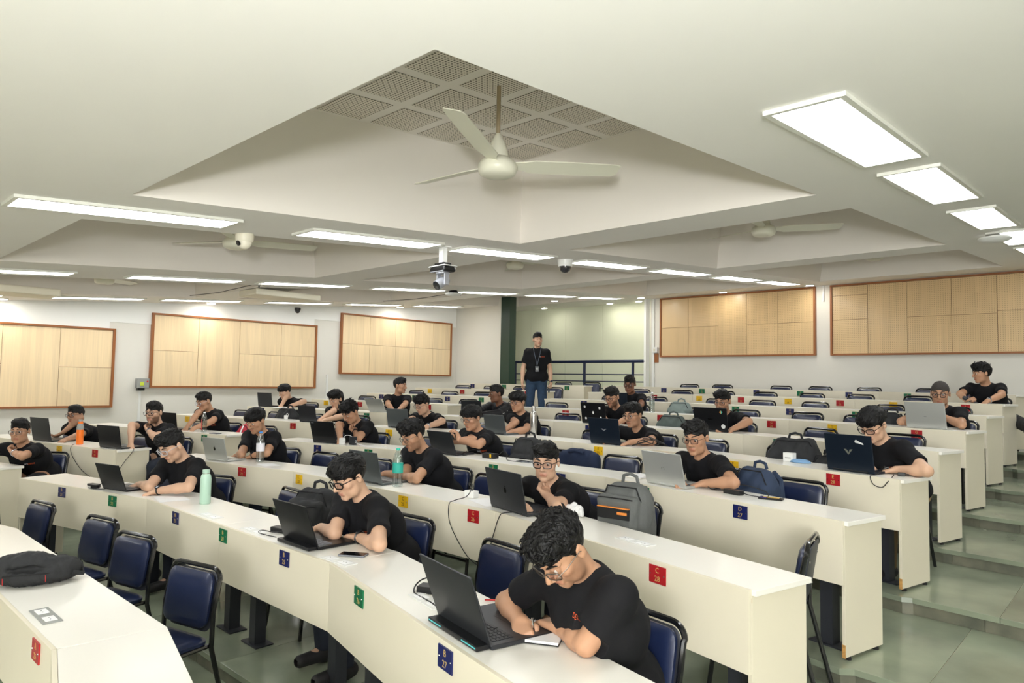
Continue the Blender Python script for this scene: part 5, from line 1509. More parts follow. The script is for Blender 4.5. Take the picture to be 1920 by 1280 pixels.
# cable coil on the fifth row
for i in range(4):
    c = (-3.72+0.055*i, 5.86+0.01*i, Zt(4)+0.006+0.012*i)
    cable([(c[0]+0.09*math.cos(a_), c[1]+0.035*math.sin(a_), c[2]+0.03*(1+math.cos(a_*1.0+i))) for a_ in [2*PI*j/9 for j in range(10)]], 'black cable loop beside the wide dark blue laptop, %s from left in its tangle' % ORD[i], 0.004, group='tangle of black cables, fifth row')
# cables hanging over the front of the third row
yf = lambda x: yfront(2, x)-0.006
cable([(-3.62, 3.50, Zt(2)+.045), (-3.66, 3.49, Zt(2)+.10), (-3.60, 3.47, Zt(2)+.095), (-3.58, 3.40, Zt(2)+.03), (-3.60, 3.30, Zt(2)+.008), (-3.59, yf(-3.59), Zt(2)-.01), (-3.58, yf(-3.58)-.004, Zt(2)-.12), (-3.50, yf(-3.5)-.004, Zt(2)-.23), (-3.38, yf(-3.38)-.004, Zt(2)-.335), (-3.27, yf(-3.27)-.004, Zt(2)-.36), (-3.20, yf(-3.2)-.004, Zt(2)-.27), (-3.15, yf(-3.15)-.004, Zt(2)-.14), (-3.10, yf(-3.1), Zt(2)-.03), (-3.06, yf(-3.06)+.02, Zt(2)+.006), (-2.98, 3.36, Zt(2)+.008)], 'long black charging cable hanging in a loop over the third row front')
cable([(-2.88, 3.32, Zt(2)+.006), (-2.80, 3.36, Zt(2)+.006), (-2.74, 3.42, Zt(2)+.006), (-2.70, 3.40, Zt(2)+.006)], 'short black cable right of the fruit-emblem black laptop')
yl = lambda x: yfront(2, x, True)-0.006
cable([(-9.35, 2.48, Zt(2)+.006), (-9.30, yl(-9.30)+.02, Zt(2)+.006), (-9.29, yl(-9.29)-.004, Zt(2)-.04), (-9.22, yl(-9.22)-.004, Zt(2)-.14), (-9.05, yl(-9.05)-.004, Zt(2)-.26), (-8.85, yl(-8.85)-.004, Zt(2)-.335)], 'black cable hanging down the front of the third left-block row')
cable([(-8.52, 2.85, Zt(2)+.006), (-8.44, 2.83, Zt(2)+.004), (-8.425, 2.80, Zt(2)-.04), (-8.425, 2.74, Zt(2)-.12), (-8.425, 2.68, Zt(2)-.22), (-8.426, 2.65, Zt(2)-.30)], 'thin black cable hanging down the end panel of the third left-block row')
yd = lambda x: yfront(4, x)-0.006
cable([(-1.50, 5.60, Zt(4)+.006), (-1.46, 5.55, Zt(4)+.05), (-1.44, 5.50, Zt(4)+.05), (-1.47, 5.42, Zt(4)+.006), (-1.48, yd(-1.48), Zt(4)+.004), (-1.46, yd(-1.46)-.004, Zt(4)-.05), (-1.40, yd(-1.4)-.004, Zt(4)-.065), (-1.36, yd(-1.36), Zt(4)-.02), (-1.36, 5.40, Zt(4)+.006), (-1.38, 5.5, Zt(4)+.006)], 'black cable looped over the edge by the V-emblem laptop')
brick(4, False, -1.33, 5.50, 10, 'small black plug by the aisle end of the fifth row', (0.05, 0.03, 0.025))
def phone(k, left, x, y, rot, label, m='screen_off', back='keycap_light', hz=0):
    t = thing('phone', label, 'phone', (x, y, zt(k)+0.001+hz), math.radians(rot))
    MB().box((0, 0, 0.0045), (0.150, 0.074, 0.009)).obj('case', back, t, bevel=0.003)
    MB().box((0, 0, 0.0093), (0.142, 0.067, 0.0008)).obj('screen', m, t); return t
phone(1, False, -3.20, 2.20, 33, 'black phone lying on the desk by the second-row laptop')
t = phone(3, False, -1.84, 4.46, 10, 'dark phone with yellow and purple picture, fourth row right end', 'screen_off', 'plastic_black')
MB().box((0.0, 0.01, 0.0099), (0.10, 0.035, 0.0006)).obj('picture', 'plate_yellow', t); MB().box((-0.045, -0.015, 0.0099), (0.04, 0.025, 0.0007)).obj('picture', 'label_purple', t)
phone(3, False, -4.22, 4.72, 2, 'black phone on the fourth row beside the yellow-stickered adapter')
phone(4, False, -5.60, 5.95, 2, 'flat dark case under the hands beside the silver flask', 'laptop_dark', 'laptop_dark')
phone(3, True, -8.72, 3.87, 14, 'dark phone at the right end of the fourth left-block row')
def sheet(k, left, x, y, rot, label, w_=0.21, l=0.297):
    t = MB().box((0, 0, 0), (w_, l, 0.001)).obj('paper_sheet', 'paper', None, loc=(x, y, zt(k)+0.0016)); t.rotation_euler = (0, 0, math.radians(rot)); tag(t, label, 'paper'); return t
sheet(1, False, -5.62, 2.17, 80, 'white paper sheet under the arms beside the mint bottle')
sheet(2, False, -3.42, 3.47, 70, 'white paper sheet behind the long hanging cable')
sheet(2, False, -6.25, 3.30, 85, 'white paper sheet beside the blue-capped bottle', 0.15, 0.21)
sheet(5, True, -10.7, 5.80, 80, 'white paper under the hands below the middle wall panelling')
sheet(5, False, -7.25, 6.75, 95, 'white paper sheet at the left end of the sixth centre row')
t = thing('white_box', 'small white packaging box with grey lettering, fifth row', 'box', at(4, False, -2.235, 5.80), math.radians(-8))
MB().box((0, 0, 0.035), (0.085, 0.06, 0.07)).obj('carton', 'plastic_white', t, bevel=0.002); MB().box((0, -0.0303, 0.03), (0.05, 0.0008, 0.008)).obj('lettering_strip', 'plastic_grey', t)
t = thing('white_box', 'white charger case with cable loop on the third row, centre', 'box', at(2, False, -3.64, 3.50), math.radians(4))
MB().box((0, 0, 0.025), (0.09, 0.06, 0.05)).obj('carton', 'plastic_white', t, bevel=0.004)
t = thing('charger', 'white plug charger with cable ring on the fifth left-block row', 'charger', at(4, True, -9.36, 5.19), 0)
MB().box((0, 0, 0.03), (0.045, 0.04, 0.06)).obj('case', 'plastic_white', t, bevel=0.004)
MB().tube([(0.035+0.03*math.cos(a_), 0, 0.06+0.03*math.sin(a_)) for a_ in [2*PI*j/12 for j in range(12)]], 0.003, 6, closed=True).obj('cable_ring', 'cable_white', t, True)
# crumpled tissue
def blob(name, label, cat, k, left, prims, m, vox=0.006, rough=0.004, freq=90, z=None, extra=None, rot=0.0, parts=None, base=None, group=None):
    """soft object from smooth boxes, own local frame; base = world point of the origin"""
    t = thing(name, label, cat, base, rot, group)
    pts = [np.array(q[1])-0.0 for q in prims]; rad = max(float(np.max(np.abs(q[2]))) for q in prims)+0.03
    lo = np.min(pts, 0)-rad; hi = np.max(pts, 0)+rad; lo[2] = max(lo[2], -0.005)
    v = Vol(lo, hi, vox)
    for q in prims:
        if q[0] == 'b': v.rbox(q[1], q[2], q[3], None if len(q) < 6 else q[5], q[4])
        elif q[0] == 'e': v.ell(q[1], q[2], None, q[3])
        elif q[0] == 'c': v.cone(q[1], q[4], q[2], q[5], q[3])
    v.half((0, 0, 0.001), (0, 0, -1), 0.004)
    V, F = v.nets(); N_ = vnormals(V, F); V = V+N_*(wav(V, freq, 3)*rough+wav(V, freq*0.3, 5)*rough*1.2)[:, None]; V[:, 2] = np.maximum(V[:, 2], 0.0)
    put(parts or 'body', npmesh(parts or 'body', V, F, m), t); return t
t = thing('tissue', 'crumpled white tissue on the third row behind the front writer', 'tissue', at(2, False, -2.72, 3.53))
v = Vol((-0.1, -0.09, -0.01), (0.1, 0.09, 0.12), 0.006)
for q in ((-0.03, 0, 0.035, .035), (0.02, 0.01, 0.03, .035), (0.05, -0.01, 0.02, .025), (-0.02, 0.02, 0.06, .02), (0.0, -0.02, 0.03, .03)): v.ell(q[:3], (q[3], q[3]*0.8, q[3]), None, 0.008)
v.half((0, 0, 0.001), (0, 0, -1), 0.002); V, F = v.nets(); V = V+vnormals(V, F)*(wav(V, 120, 1)*0.007)[:, None]; V[:, 2] = np.maximum(V[:, 2], 0)
put('crumple', npmesh('crumple', V, F, 'tissue_white'), t)
t = thing('face_mask', 'light blue cloth mask beside the small white box', 'mask', at(4, False, -2.13, 5.76))
v = Vol((-0.12, -0.08, -0.01), (0.12, 0.08, 0.07), 0.006); v.ell((0, 0, 0.0), (0.085, 0.05, 0.030), None, 0.0); v.half((0, 0, 0.001), (0, 0, -1), 0.002); V, F = v.nets(); V = V+vnormals(V, F)*(wav(V, 60, 1)*0.004)[:, None]; V[:, 2] = np.maximum(V[:, 2], 0)
put('cloth', npmesh('cloth', V, F, 'cloth_blue'), t)
# flush power sockets let into the desk tops
glassy('clear_cover', (235, 238, 238), 0.75, 0.1)
for i, (k, x, y, lab) in enumerate(((0, -3.60, 0.88, 'front left desk row'), (1, -4.75, 2.10, 'second row right of the mint bottle'), (1, -4.12, 2.10, 'second row left of the black laptop'), (1, -2.33, 1.99, 'second row by the black adapter'), (1, -3.16, 2.08, 'second row at the desk bend'), (2, -2.06, 3.20, 'third row right wing'))):
    t = thing('desk_socket', 'flush power socket pair, '+lab, 'socket', (x, y, zt(k)+0.0005), slope(k, x))
    for s in (-1, 1):
        a_ = MB().box((s*0.062, 0, 0.002), (0.118, 0.075, 0.004)).obj('socket_plate', 'plastic_grey' if k == 0 else 'plastic_white', t, bevel=0.001)
        MB().box((s*0.062, 0, 0.0045), (0.07, 0.045, 0.002)).obj('socket_face', 'paper', a_)
        for dx in (-0.012, 0.012): MB().lathe([(0.003, 0), (0.003, 0.0006)], (s*0.062+dx, 0, 0.0055), 8).obj('pin_hole', 'plastic_black', a_)

# ================================================================== bags
mat('bag_grey', (92, 94, 92), 0.8, bump=0.15, bscale=200); mat('bag_black', (34, 35, 37), 0.8, bump=0.15, bscale=200); mat('bag_navy', (38, 52, 76), 0.8, bump=0.15, bscale=200); mat('bag_greygreen', (118, 130, 126), 0.8)
mat('bag_green', (78, 88, 84), 0.8); mat('bag_trim', (216, 130, 50), 0.6); mat('bag_red', (186, 44, 60), 0.8); mat('mesh_black', (20, 20, 22), 0.9); mat('cloth_navy', (28, 40, 66), 0.9)
def backpack(base, rot, label, m, w_=0.31, d_=0.20, h=0.44, panel=None, strap=True, pz=0.40, slump=0.0, vox=0.008, lean=0.0):
    t = thing('backpack', label, 'backpack', base, rot)
    v = Vol((-w_/2-0.06, -d_/2-0.08, -0.01), (w_/2+0.06, d_/2+0.06, h+0.08), vox)
    v.rbox((0, 0, h*0.40), (w_/2, d_/2, h*0.40), 0.06, None, 0.0); v.rbox((0, 0.01, h*0.72), (w_/2*0.90, d_/2*0.85, h*0.27), 0.09, None, 0.05)
    v.rbox((0, -d_/2-0.005, h*(0.34 if pz < 0.5 else 0.44)), (w_/2*0.84, 0.045, h*(0.30 if pz < 0.5 else 0.42)), 0.04, None, 0.012)
    v.half((0, 0, 0.001), (0, 0, -1), 0.01)
    V, F = v.nets(); N_ = vnormals(V, F); V = V+N_*(wav(V, 26, 2)*0.008*(1+slump)+wav(V, 70, 4)*0.0018)[:, None]; V[:, 2] = np.maximum(V[:, 2], 0)
    put('body', npmesh('body', V, F, m), t)
    f_ = -d_/2-0.052
    MB().tube([(-w_*0.36, f_+0.012, h*(pz+0.17)), (-w_*0.2, f_-0.002, h*(pz+0.18)), (w_*0.2, f_-0.002, h*(pz+0.18)), (w_*0.36, f_+0.012, h*(pz+0.17))], 0.004, 6).obj('zip', 'mesh_black', t)
    MB().tube([(-w_*0.44, -d_*0.30, h*0.30), (-w_*0.46, -d_*0.30, h*0.70), (-w_*0.30, -d_*0.30, h*0.95), (w_*0.30, -d_*0.30, h*0.95), (w_*0.46, -d_*0.30, h*0.70), (w_*0.44, -d_*0.30, h*0.30)], 0.005, 6).obj('zip', 'mesh_black', t)
    MB().tube([(-0.055, d_*0.25, h*0.97), (-0.045, d_*0.23, h*1.06), (0.0, d_*0.22, h*1.09), (0.045, d_*0.23, h*1.06), (0.055, d_*0.25, h*0.97)], 0.011, 8).obj('handle', m, t, True)
    if panel:
        MB().box((0, f_-0.008, h*pz), (w_*0.66, 0.012, h*0.13)).obj('label_panel', 'mesh_black', t, bevel=0.001)
        MB().box((0, f_-0.010, h*(pz+0.070)), (w_*0.66, 0.016, 0.006)).obj('orange_piping', 'bag_trim', t)
        MB().box((w_*0.19, f_-0.015, h*(pz+0.01)), (w_*0.20, 0.003, 0.016)).obj('maker_tag', 'bag_trim', t)
    if strap:
        for sx in (-1, 1):
            MB().tube([(sx*0.07, d_*0.50, h*0.92), (sx*0.09, d_*0.50+0.05, h*0.78), (sx*0.11, d_*0.50+0.05, h*0.45), (sx*w_*0.42, d_*0.45, h*0.12)], 0.018, 6).obj('shoulder_strap', m, t, True)
    return t
seat_z = lambda k: zf(k)+0.485
def on_seat(k, left, x, dy=0.60): return (x, yfront(k, x, left)+dy, seat_z(k))
p_ = on_seat(2, False, -2.42, 0.585); backpack(p_, slope(2, -2.42)+0.30, 'large grey backpack with orange-edged black panel on a third-row chair', 'bag_grey', 0.33, 0.20, 0.50, panel=True, pz=0.655)
backpack(on_seat(1, False, -4.28, 0.60), 0.35, 'black backpack with pale W mark on a second-row chair', 'bag_black', 0.33, 0.20, 0.46, slump=0.8, pz=0.6)
wb = bpy.data.objects['backpack.001']
cu = text_mesh('W', 0.055, 'plastic_grey', 0.001); o = put('maker_mark', cu, wb, (-0.07, -0.166, 0.345)); o.rotation_euler = (PI/2, 0.25, 0)
backpack(on_seat(3, False, -4.50, 0.60), 0.1, 'dark grey backpack on the fourth-row chair behind the third-row head', 'bag_black', 0.32, 0.20, 0.46)
backpack(on_seat(3, False, -2.10, 0.60), -0.3, 'navy backpack with two padded straps, fourth row right', 'bag_navy', 0.32, 0.20, 0.42, slump=0.5)
backpack(on_seat(4, False, -2.30, 0.58), 0.2, 'large slumped black backpack on the fifth row beside the white box', 'bag_black', 0.42, 0.24, 0.44, slump=1.0)
backpack(on_seat(4, False, -1.98, 0.50), -0.4, 'small black bag between the slumped backpack and the V-emblem laptop', 'bag_black', 0.24, 0.14, 0.34, slump=0.6)
backpack(on_seat(5, False, -4.32, 0.60), 0.2, 'dark green grey backpack with round badge, sixth row', 'bag_green', 0.36, 0.22, 0.40, slump=0.8)
backpack(on_seat(6, False, -4.90, 0.60), 0.1, 'light grey backpack on the seventh row', 'bag_greygreen', 0.34, 0.2, 0.42)
backpack(on_seat(6, False, -2.15, 0.60), 0.1, 'black bag on the seventh row beside the cropped-hair person', 'bag_black', 0.24, 0.2, 0.40)
backpack(on_seat(4, True, -9.62, 0.55), 0.2, 'black soft bag between laptops in the fifth left-block row', 'bag_black', 0.36, 0.22, 0.42, slump=1.0)
backpack(on_seat(3, True, -8.90, 0.60), 0.2, 'small red bag with white stripe on a left-block chair', 'bag_red', 0.26, 0.18, 0.36, slump=0.6)
rb = [o for o in bpy.data.objects if o.get('label', '').startswith('small red bag')][0]
MB().tube([(0.06, -0.13, 0.12), (0.06, -0.14, 0.24), (0.05, -0.08, 0.345)], 0.010, 6).obj('white_stripe', 'paper', rb, True)
# jacket hung over a chair back in the fourth row
t = thing('jacket_on_chair', 'navy jacket hung over the back of a fourth-row chair', 'jacket', (-4.06, yfront(3, -4.06)+0.87, zf(3)+0.42))
v = Vol((-0.28, -0.14, -0.02), (0.28, 0.14, 0.46), 0.009); v.rbox((0, 0.0, 0.20), (0.215, 0.065, 0.20), 0.05, None, 0.0); v.ell((0, 0, 0.36), (0.19, 0.07, 0.07), None, 0.03)
for s in (-1, 1): v.cone((s*0.19, -0.02, 0.34), (s*0.23, -0.03, 0.05), 0.05, 0.04, 0.03)
V, F = v.nets(); V = V+vnormals(V, F)*(wav(V, 24, 2)*0.010)[:, None]; put('cloth', npmesh('cloth', V, F, 'cloth_navy'), t)
MB().tube([(-0.09, -0.07, 0.40), (0, -0.075, 0.415), (0.09, -0.07, 0.40)], 0.016, 8).obj('collar', 'cloth_navy', t, True)
# black bag lying on the front left desk
t = thing('shoulder_bag', 'flattened black bag with red seams lying on the front left desk', 'bag', (-4.22, 0.97, zt(0)), math.radians(66)); t.scale = (0.74, 0.86, 0.95)
v = Vol((-0.34, -0.22, -0.01), (0.34, 0.22, 0.24), 0.007)
v.ell((0.0, 0.0, 0.06), (0.26, 0.15, 0.075), None, 0.0); v.ell((-0.06, -0.02, 0.11), (0.17, 0.10, 0.055), None, 0.04); v.ell((0.17, 0.03, 0.06), (0.11, 0.09, 0.06), None, 0.03)
v.ell((0.0, -0.13, 0.095), (0.16, 0.035, 0.018), None, 0.008, '-'); v.half((0, 0, 0.001), (0, 0, -1), 0.006)
V, F = v.nets(); V = V+vnormals(V, F)*(wav(V, 30, 2)*0.008+wav(V, 80, 4)*0.003)[:, None]; V[:, 2] = np.maximum(V[:, 2], 0); put('body', npmesh('body', V, F, 'bag_black'), t)
MB().tube([(-0.24, -0.05, 0.05), (-0.10, -0.155, 0.075), (0.08, -0.155, 0.075), (0.22, -0.07, 0.06)], 0.004, 6).obj('zip', 'mesh_black', t)
MB().tube([(-0.14, -0.148, 0.03), (-0.14, -0.156, 0.065)], 0.0025, 5).obj('red_seam', 'cable_red', t); MB().tube([(0.10, -0.142, 0.03), (0.10, -0.150, 0.065)], 0.0025, 5).obj('red_seam', 'cable_red', t)
MB().tube([(0.20, 0.02, 0.10), (0.27, 0.06, 0.07), (0.29, 0.0, 0.03), (0.24, -0.06, 0.05)], 0.014, 6).obj('strap', 'bag_black', t, True)
# chair pushed sideways at the aisle end of the third row, seen from behind
put_chair(-1.56, 3.68, 2, math.radians(-78), 'navy chair turned sideways at the aisle end of the third row, showing its back')
put_chair(-7.12, 1.27, 0, math.radians(-125), 'navy chair turned away at the left edge beside the first row')
# ================================================================== people
def hairvol(p, Rh, H, vox):
    st = p.get('hair', 'short'); S = HS
    e = 0.17; v = Vol(H-e, H+e+np.array([0, 0, 0.0]), vox)
    T = lambda x, y, z: H+Rh @ (np.array([x, y, z])*S)
    thick = {'buzz': 0.0015, 'short': 0.004, 'fringe': 0.007, 'curly': 0.010, 'long': 0.009, 'swept': 0.005, 'messy': 0.007}[st]
    v.ell(T(0, -0.011, 0.036), (np.array([0.0765, 0.0985, 0.0865])+thick*np.array([0.45, 0.8, 1.2]))*S, Rh, 0.0)
    if st != 'buzz':
        v.ell(T(0, 0.022, 0.094), np.array([0.060, 0.074, 0.038])*S, Rh, 0.025)
    if st in ('fringe',):
        v.ell(T(0.0, 0.062, 0.066), np.array([0.074, 0.042, 0.036])*S, Rh, 0.02)
        v.ell(T(0, -0.01, 0.05), np.array([0.090, 0.100, 0.07])*S, Rh, 0.02)
    if st == 'curly': v.ell(T(0, 0.01, 0.098), np.array([0.082, 0.098, 0.044])*S, Rh, 0.02)
    if st == 'long':
        v.ell(T(0, -0.03, 0.0), np.array([0.090, 0.085, 0.085])*S, Rh, 0.02); v.ell(T(0, 0.02, 0.09), np.array([0.08, 0.085, 0.04])*S, Rh, 0.02)
    if st == 'swept': v.ell(T(0.01, 0.055, 0.092), np.array([0.060, 0.045, 0.034])*S, Rh, 0.02)
    if st == 'messy': v.ell(T(0, 0.05, 0.086), np.array([0.076, 0.055, 0.044])*S, Rh, 0.02)
    low = {'fringe': 0.040, 'messy': 0.052, 'buzz': 0.066}.get(st, 0.064)
    # open the face: forehead line, temples, sideburns, nape
    v.ell(T(0, 0.128, low-0.094), np.array([0.072, 0.086, 0.090])*S, Rh, 0.010, '-')
    for sx in (-1, 1):
        v.ell(T(sx*0.084, 0.062, -0.018 if st != 'fringe' else -0.030), np.array([0.050, 0.050, 0.064])*S, Rh, 0.006, '-')
        v.ell(T(sx*0.098, -0.004, -0.022), np.array([0.036, 0.030, 0.044])*S, Rh, 0.008, '-')
    nape = -0.095 if st == 'long' else -0.062
    v.half(T(0, 0, nape), Rh @ np.array([0, 0.55, -1.0]), 0.012)
    V, F = v.nets()
    if len(V) == 0: return None
    Nn = vnormals(V, F); Lc = (V-H) @ Rh/S
    amp = {'buzz': 0.0008, 'short': 0.0030, 'fringe': 0.0026, 'curly': 0.0060, 'long': 0.0048, 'swept': 0.0034, 'messy': 0.0055}[st]
    fr = {'curly': 130, 'long': 80, 'fringe': 75}.get(st, 95)
    stre = (1, 0.45, 1) if st in ('fringe', 'swept') else (1, 1, 1)
    top = smooth01((Lc[:, 2]+0.02)/0.08)
    V = V+Nn*(wav(Lc, fr, p['seed'], stre)*amp*(0.4+0.9*top))[:, None]*S+Nn*(wav(Lc, fr*2.4, p['seed']+2, stre)*amp*0.35*top)[:, None]*S
    # loose locks over the crown
    locks = MB(); rg = np.random.default_rng(p['seed']+50)
    if st != 'buzz' and len(V) > 50:
        Lc = (V-H) @ Rh/S; Nn = vnormals(V, F)
        cand = np.nonzero((Lc[:, 2] > 0.035) & (Lc[:, 1] > -0.10))[0]
        nl = {'short': 150, 'swept': 190, 'fringe': 220, 'messy': 260, 'curly': 300, 'long': 220}[st]
        if vox > 0.0068: nl = nl//2
        comb = {'fringe': (0.25, 0.9, -0.35), 'swept': (0.75, 0.45, 0.25), 'messy': (0.2, 0.55, 0.45), 'short': (0.1, 0.5, 0.2), 'curly': (0, 0, 0.5), 'long': (0.2, 0.3, -0.5)}[st]
        for i in rg.choice(cand, nl):
            lc = Lc[i]; jit = rg.normal(size=3)*(0.35 if st != 'curly' else 0.9)
            dl = Rh @ unit(np.array(comb)*np.array([1, 1 if lc[1] > -0.02 else -0.6, 1])+jit)
            cur = st in ('curly', 'messy'); dt = unit(dl-Nn[i]*np.dot(dl, Nn[i])); d0 = unit(Nn[i]*(0.45 if cur else 0.22)+dt); d1 = unit(dt-Nn[i]*(0.35 if cur else 0.30)); L_ = rg.uniform(0.018, 0.030)*S*(0.7 if st == 'short' else 0.95)
            a0 = V[i]-Nn[i]*0.005; a1 = a0+d0*L_*0.5; a2 = a1+unit(d0+d1)*L_*0.4; a3 = a2+d1*L_*0.45
            locks.tube([tuple(q) for q in (a0, a1, a2, a3)], [0.0062*S, 0.0058*S, 0.0042*S, 0.0010], 5, caps=False)
        p['locks'] = locks
    return V, F

def face(v, Rh, H, p):
    S = HS; T = lambda x, y, z: H+Rh @ (np.array([x, y, z])*S); w_ = p.get('face', 1.0)
    v.ell(T(0, -0.012, 0.034), np.array([0.075, 0.096, 0.085])*S, Rh, 0.01)
    v.ell(T(0, 0.022, -0.034), np.array([0.060*w_, 0.066, 0.078])*S, Rh, 0.03)
    v.cone(T(-0.030*w_, 0.030, -0.075), T(0.030*w_, 0.030, -0.075), 0.030*S, 0.030*S, 0.03)
    v.cone(T(-0.010, 0.068, -0.098), T(0.010, 0.068, -0.098), 0.017*S, 0.017*S, 0.02)
    for sx in (-1, 1):
        v.ell(T(sx*0.044, 0.056, -0.020), np.array([0.020, 0.020, 0.020])*S, Rh, 0.02)
        v.cone(T(sx*0.012, 0.088, 0.026), T(sx*0.048, 0.072, 0.026), 0.0085*S, 0.008*S, 0.012)
        v.ell(T(sx*0.031, 0.0985, 0.004), np.array([0.0165, 0.0135, 0.0125])*S, Rh, 0.008, '-')
        v.ell(T(sx*0.031, 0.0745, 0.006 if not p.get('down') else 0.003), np.array([0.0155, 0.0135, 0.0125])*S, Rh, 0.003)
        v.cone(T(sx*0.018, 0.0835, 0.0125), T(sx*0.044, 0.0765, 0.0105), 0.0058*S, 0.0052*S, 0.004)
        v.cone(T(sx*0.020, 0.0835, -0.0065), T(sx*0.042, 0.0775, -0.0055), 0.0048*S, 0.0045*S, 0.004)
        if p.get('down'): v.cone(T(sx*0.020, 0.0850, 0.006), T(sx*0.042, 0.0780, 0.004), 0.0068*S, 0.0062*S, 0.004)
        # ear
        v.ell(T(sx*0.079, -0.008, -0.004), np.array([0.008, 0.019, 0.031])*S, Rh, 0.006)
        v.ell(T(sx*0.088, -0.002, 0.002), np.array([0.006, 0.010, 0.018])*S, Rh, 0.003, '-')
        v.ell(T(sx*0.0105, 0.0985, -0.034), np.array([0.0085, 0.010, 0.0075])*S, Rh, 0.006)
    v.cone(T(0, 0.086, 0.018), T(0, 0.1135, -0.027), 0.0075*S, 0.0105*S, 0.010)
    v.cone(T(-0.018, 0.083, -0.0605), T(0.018, 0.083, -0.0605), 0.0070*S, 0.0070*S, 0.006)
    v.cone(T(-0.004, 0.0885, -0.0580), T(0.004, 0.0885, -0.0580), 0.0068*S, 0.0068*S, 0.006)
    v.cone(T(-0.014, 0.083, -0.0700), T(0.014, 0.083, -0.0700), 0.0080*S, 0.0080*S, 0.006)
    v.cone(T(-0.021, 0.092, -0.0645), T(0.021, 0.092, -0.0645), 0.0016*S, 0.0016*S, 0.002, '-')

def ring(cx, cz, w_, h_, y, bulge, n=20, sq=2.6):
    P = []
    for i in range(n):
        a = 2*PI*i/n; c, s_ = math.cos(a), math.sin(a)
        x = abs(c)**(2/sq)*math.copysign(1, c)*w_/2; z = abs(s_)**(2/sq)*math.copysign(1, s_)*h_/2
        P.append((cx+x, y-bulge*abs(cx+x)*abs(cx+x)*8, cz+z))
    return P
def person(p):
    k = p['k']; H, Rh, f, r, N, pel = p['H'], p['Rh'], p['f'], p['r'], p['N'], p['pelv']; u = np.array([0, 0, 1.0]); S = HS
    dist = float(np.linalg.norm(H-np.array([0, 0, Z0]))); vox = 0.0046 if dist < 2.8 else 0.0058 if dist < 4.8 else 0.0072 if dist < 7.2 else 0.0086
    stand = p.get('stand'); base = zf(k)
    t = thing('person', p['label'], 'person', (float(pel[0]), float(pel[1]), base), 0)
    org = np.array([pel[0], pel[1], base])
    def sub_(name, V, F, m, paint=None, parent=None):
        me = npmesh(name, V-org, F, m, paint); return put(name, me, parent or t)
    up = unit(N-pel); fl_ = unit(np.cross(r, up))*-1
    if np.dot(fl_, f) < 0: fl_ = -fl_
    # ---- joints
    J = {}
    for s_, sg in (('R', 1), ('L', -1)):
        sh = N-u*(0.058 if stand else 0.034)+r*sg*0.168+f*0.03; E_, W_, typ = p['arms'][s_]
        if stand: E_ = sh+r*sg*0.075-u*0.29-f*0.02; W_ = tuple(E_-u*0.26+f*0.07+r*sg*0.015)
        E_ = np.array(E_, float)
        if W_[0] == 'f': Wt = H+Rh @ (np.array(W_[1:])*S)
        else: Wt = np.array(W_, float)
        if stand: E1 = E_; W1 = seg(E1, Wt, 0.225, 0.285)
        else:
            Ed = seg(sh, E_, 0.24, 0.345); Ed = Ed.copy(); Ed[2] = max(Ed[2], zt(k)+0.043)
            direct = abs(np.linalg.norm(E_-sh)-0.30) < 0.17 and 0.15 < np.linalg.norm(Wt-Ed) < 0.33
            # two-bone reach: wrist on its target, elbow as near its listed place as the bones allow
            L1, L2 = 0.290, 0.255; deskz = zt(k)
            if W_[0] != 'f': Wt = Wt.copy(); Wt[2] = deskz+0.034
            v_ = Wt-sh; D_ = np.linalg.norm(v_)
            if D_ > L1+L2-0.02:
                sh = sh+v_/D_*min(0.06, D_-(L1+L2-0.02)); v_ = Wt-sh; D_ = np.linalg.norm(v_)
            if D_ > L1+L2-0.01: Wt = sh+v_/D_*(L1+L2-0.01); v_ = Wt-sh; D_ = L1+L2-0.01
            if W_[0] != 'f': Wt[2] = deskz+0.034; v_ = Wt-sh; D_ = min(np.linalg.norm(v_), L1+L2-0.005)
            ax_ = unit(v_); aa = (L1*L1-L2*L2+D_*D_)/(2*D_); rr_ = math.sqrt(max(L1*L1-aa*aa, 1e-4))
            best, bc_ = None, None; e1_ = unit(np.cross(ax_, u)); e2_ = np.cross(ax_, e1_)
            for q in range(72):
                ph = 2*PI*q/72; c_ = sh+ax_*aa+(e1_*math.cos(ph)+e2_*math.sin(ph))*rr_
                over = c_[1] < yfront(k, c_[0], left)+0.43 and abs(c_[0]-H[0]) < 1.2
                cost = np.linalg.norm(c_-E_)+(8*max(0, deskz+0.043-c_[2]) if over else 0)
                if best is None or cost < best: best, bc_ = cost, c_
            E1 = bc_; W1 = Wt
            if direct: E1 = Ed; W1 = Wt
        J[s_] = (sh, E1, W1, typ, Wt)
    hipL, hipR = pel-r*0.09, pel+r*0.09
    legs = {}
    for s_, sg, hp in (('R', 1, hipR), ('L', -1, hipL)):
        if stand:
            kn = hp-u*(hp[2]-base)*0.5+f*0.02+r*sg*0.03; an = kn-u*(kn[2]-base-0.09)-f*0.03+r*sg*0.02
        else:
            if p.get('legs', {}).get(s_):
                kn = np.array(p['legs'][s_][0], float); an = np.array(p['legs'][s_][1], float)
            else:
                kn = hp+f*0.43+r*sg*0.06; kn[2] = base+0.53; an = kn-f*(0.06 if sg > 0 else -0.02); an[2] = base+0.10
                if k == 0: pass
        legs[s_] = (hp, kn, an)
    # ---- body: one continuous surface
    pts = [H+0.16, H-0.16, pel+0.2, pel-0.2] + [q+e_ for J_ in J.values() for q in J_[:3] for e_ in (-0.12, 0.12)] + [q+e_ for l in legs.values() for q in l for e_ in (-0.14, 0.14)]
    toe = {s_: l[2]+f*0.15 for s_, l in legs.items()}
    pts += [q+0.08 for q in toe.values()] + [q-0.08 for q in toe.values()]
    lo = np.min(pts, 0); hi = np.max(pts, 0); lo[2] = base-0.01
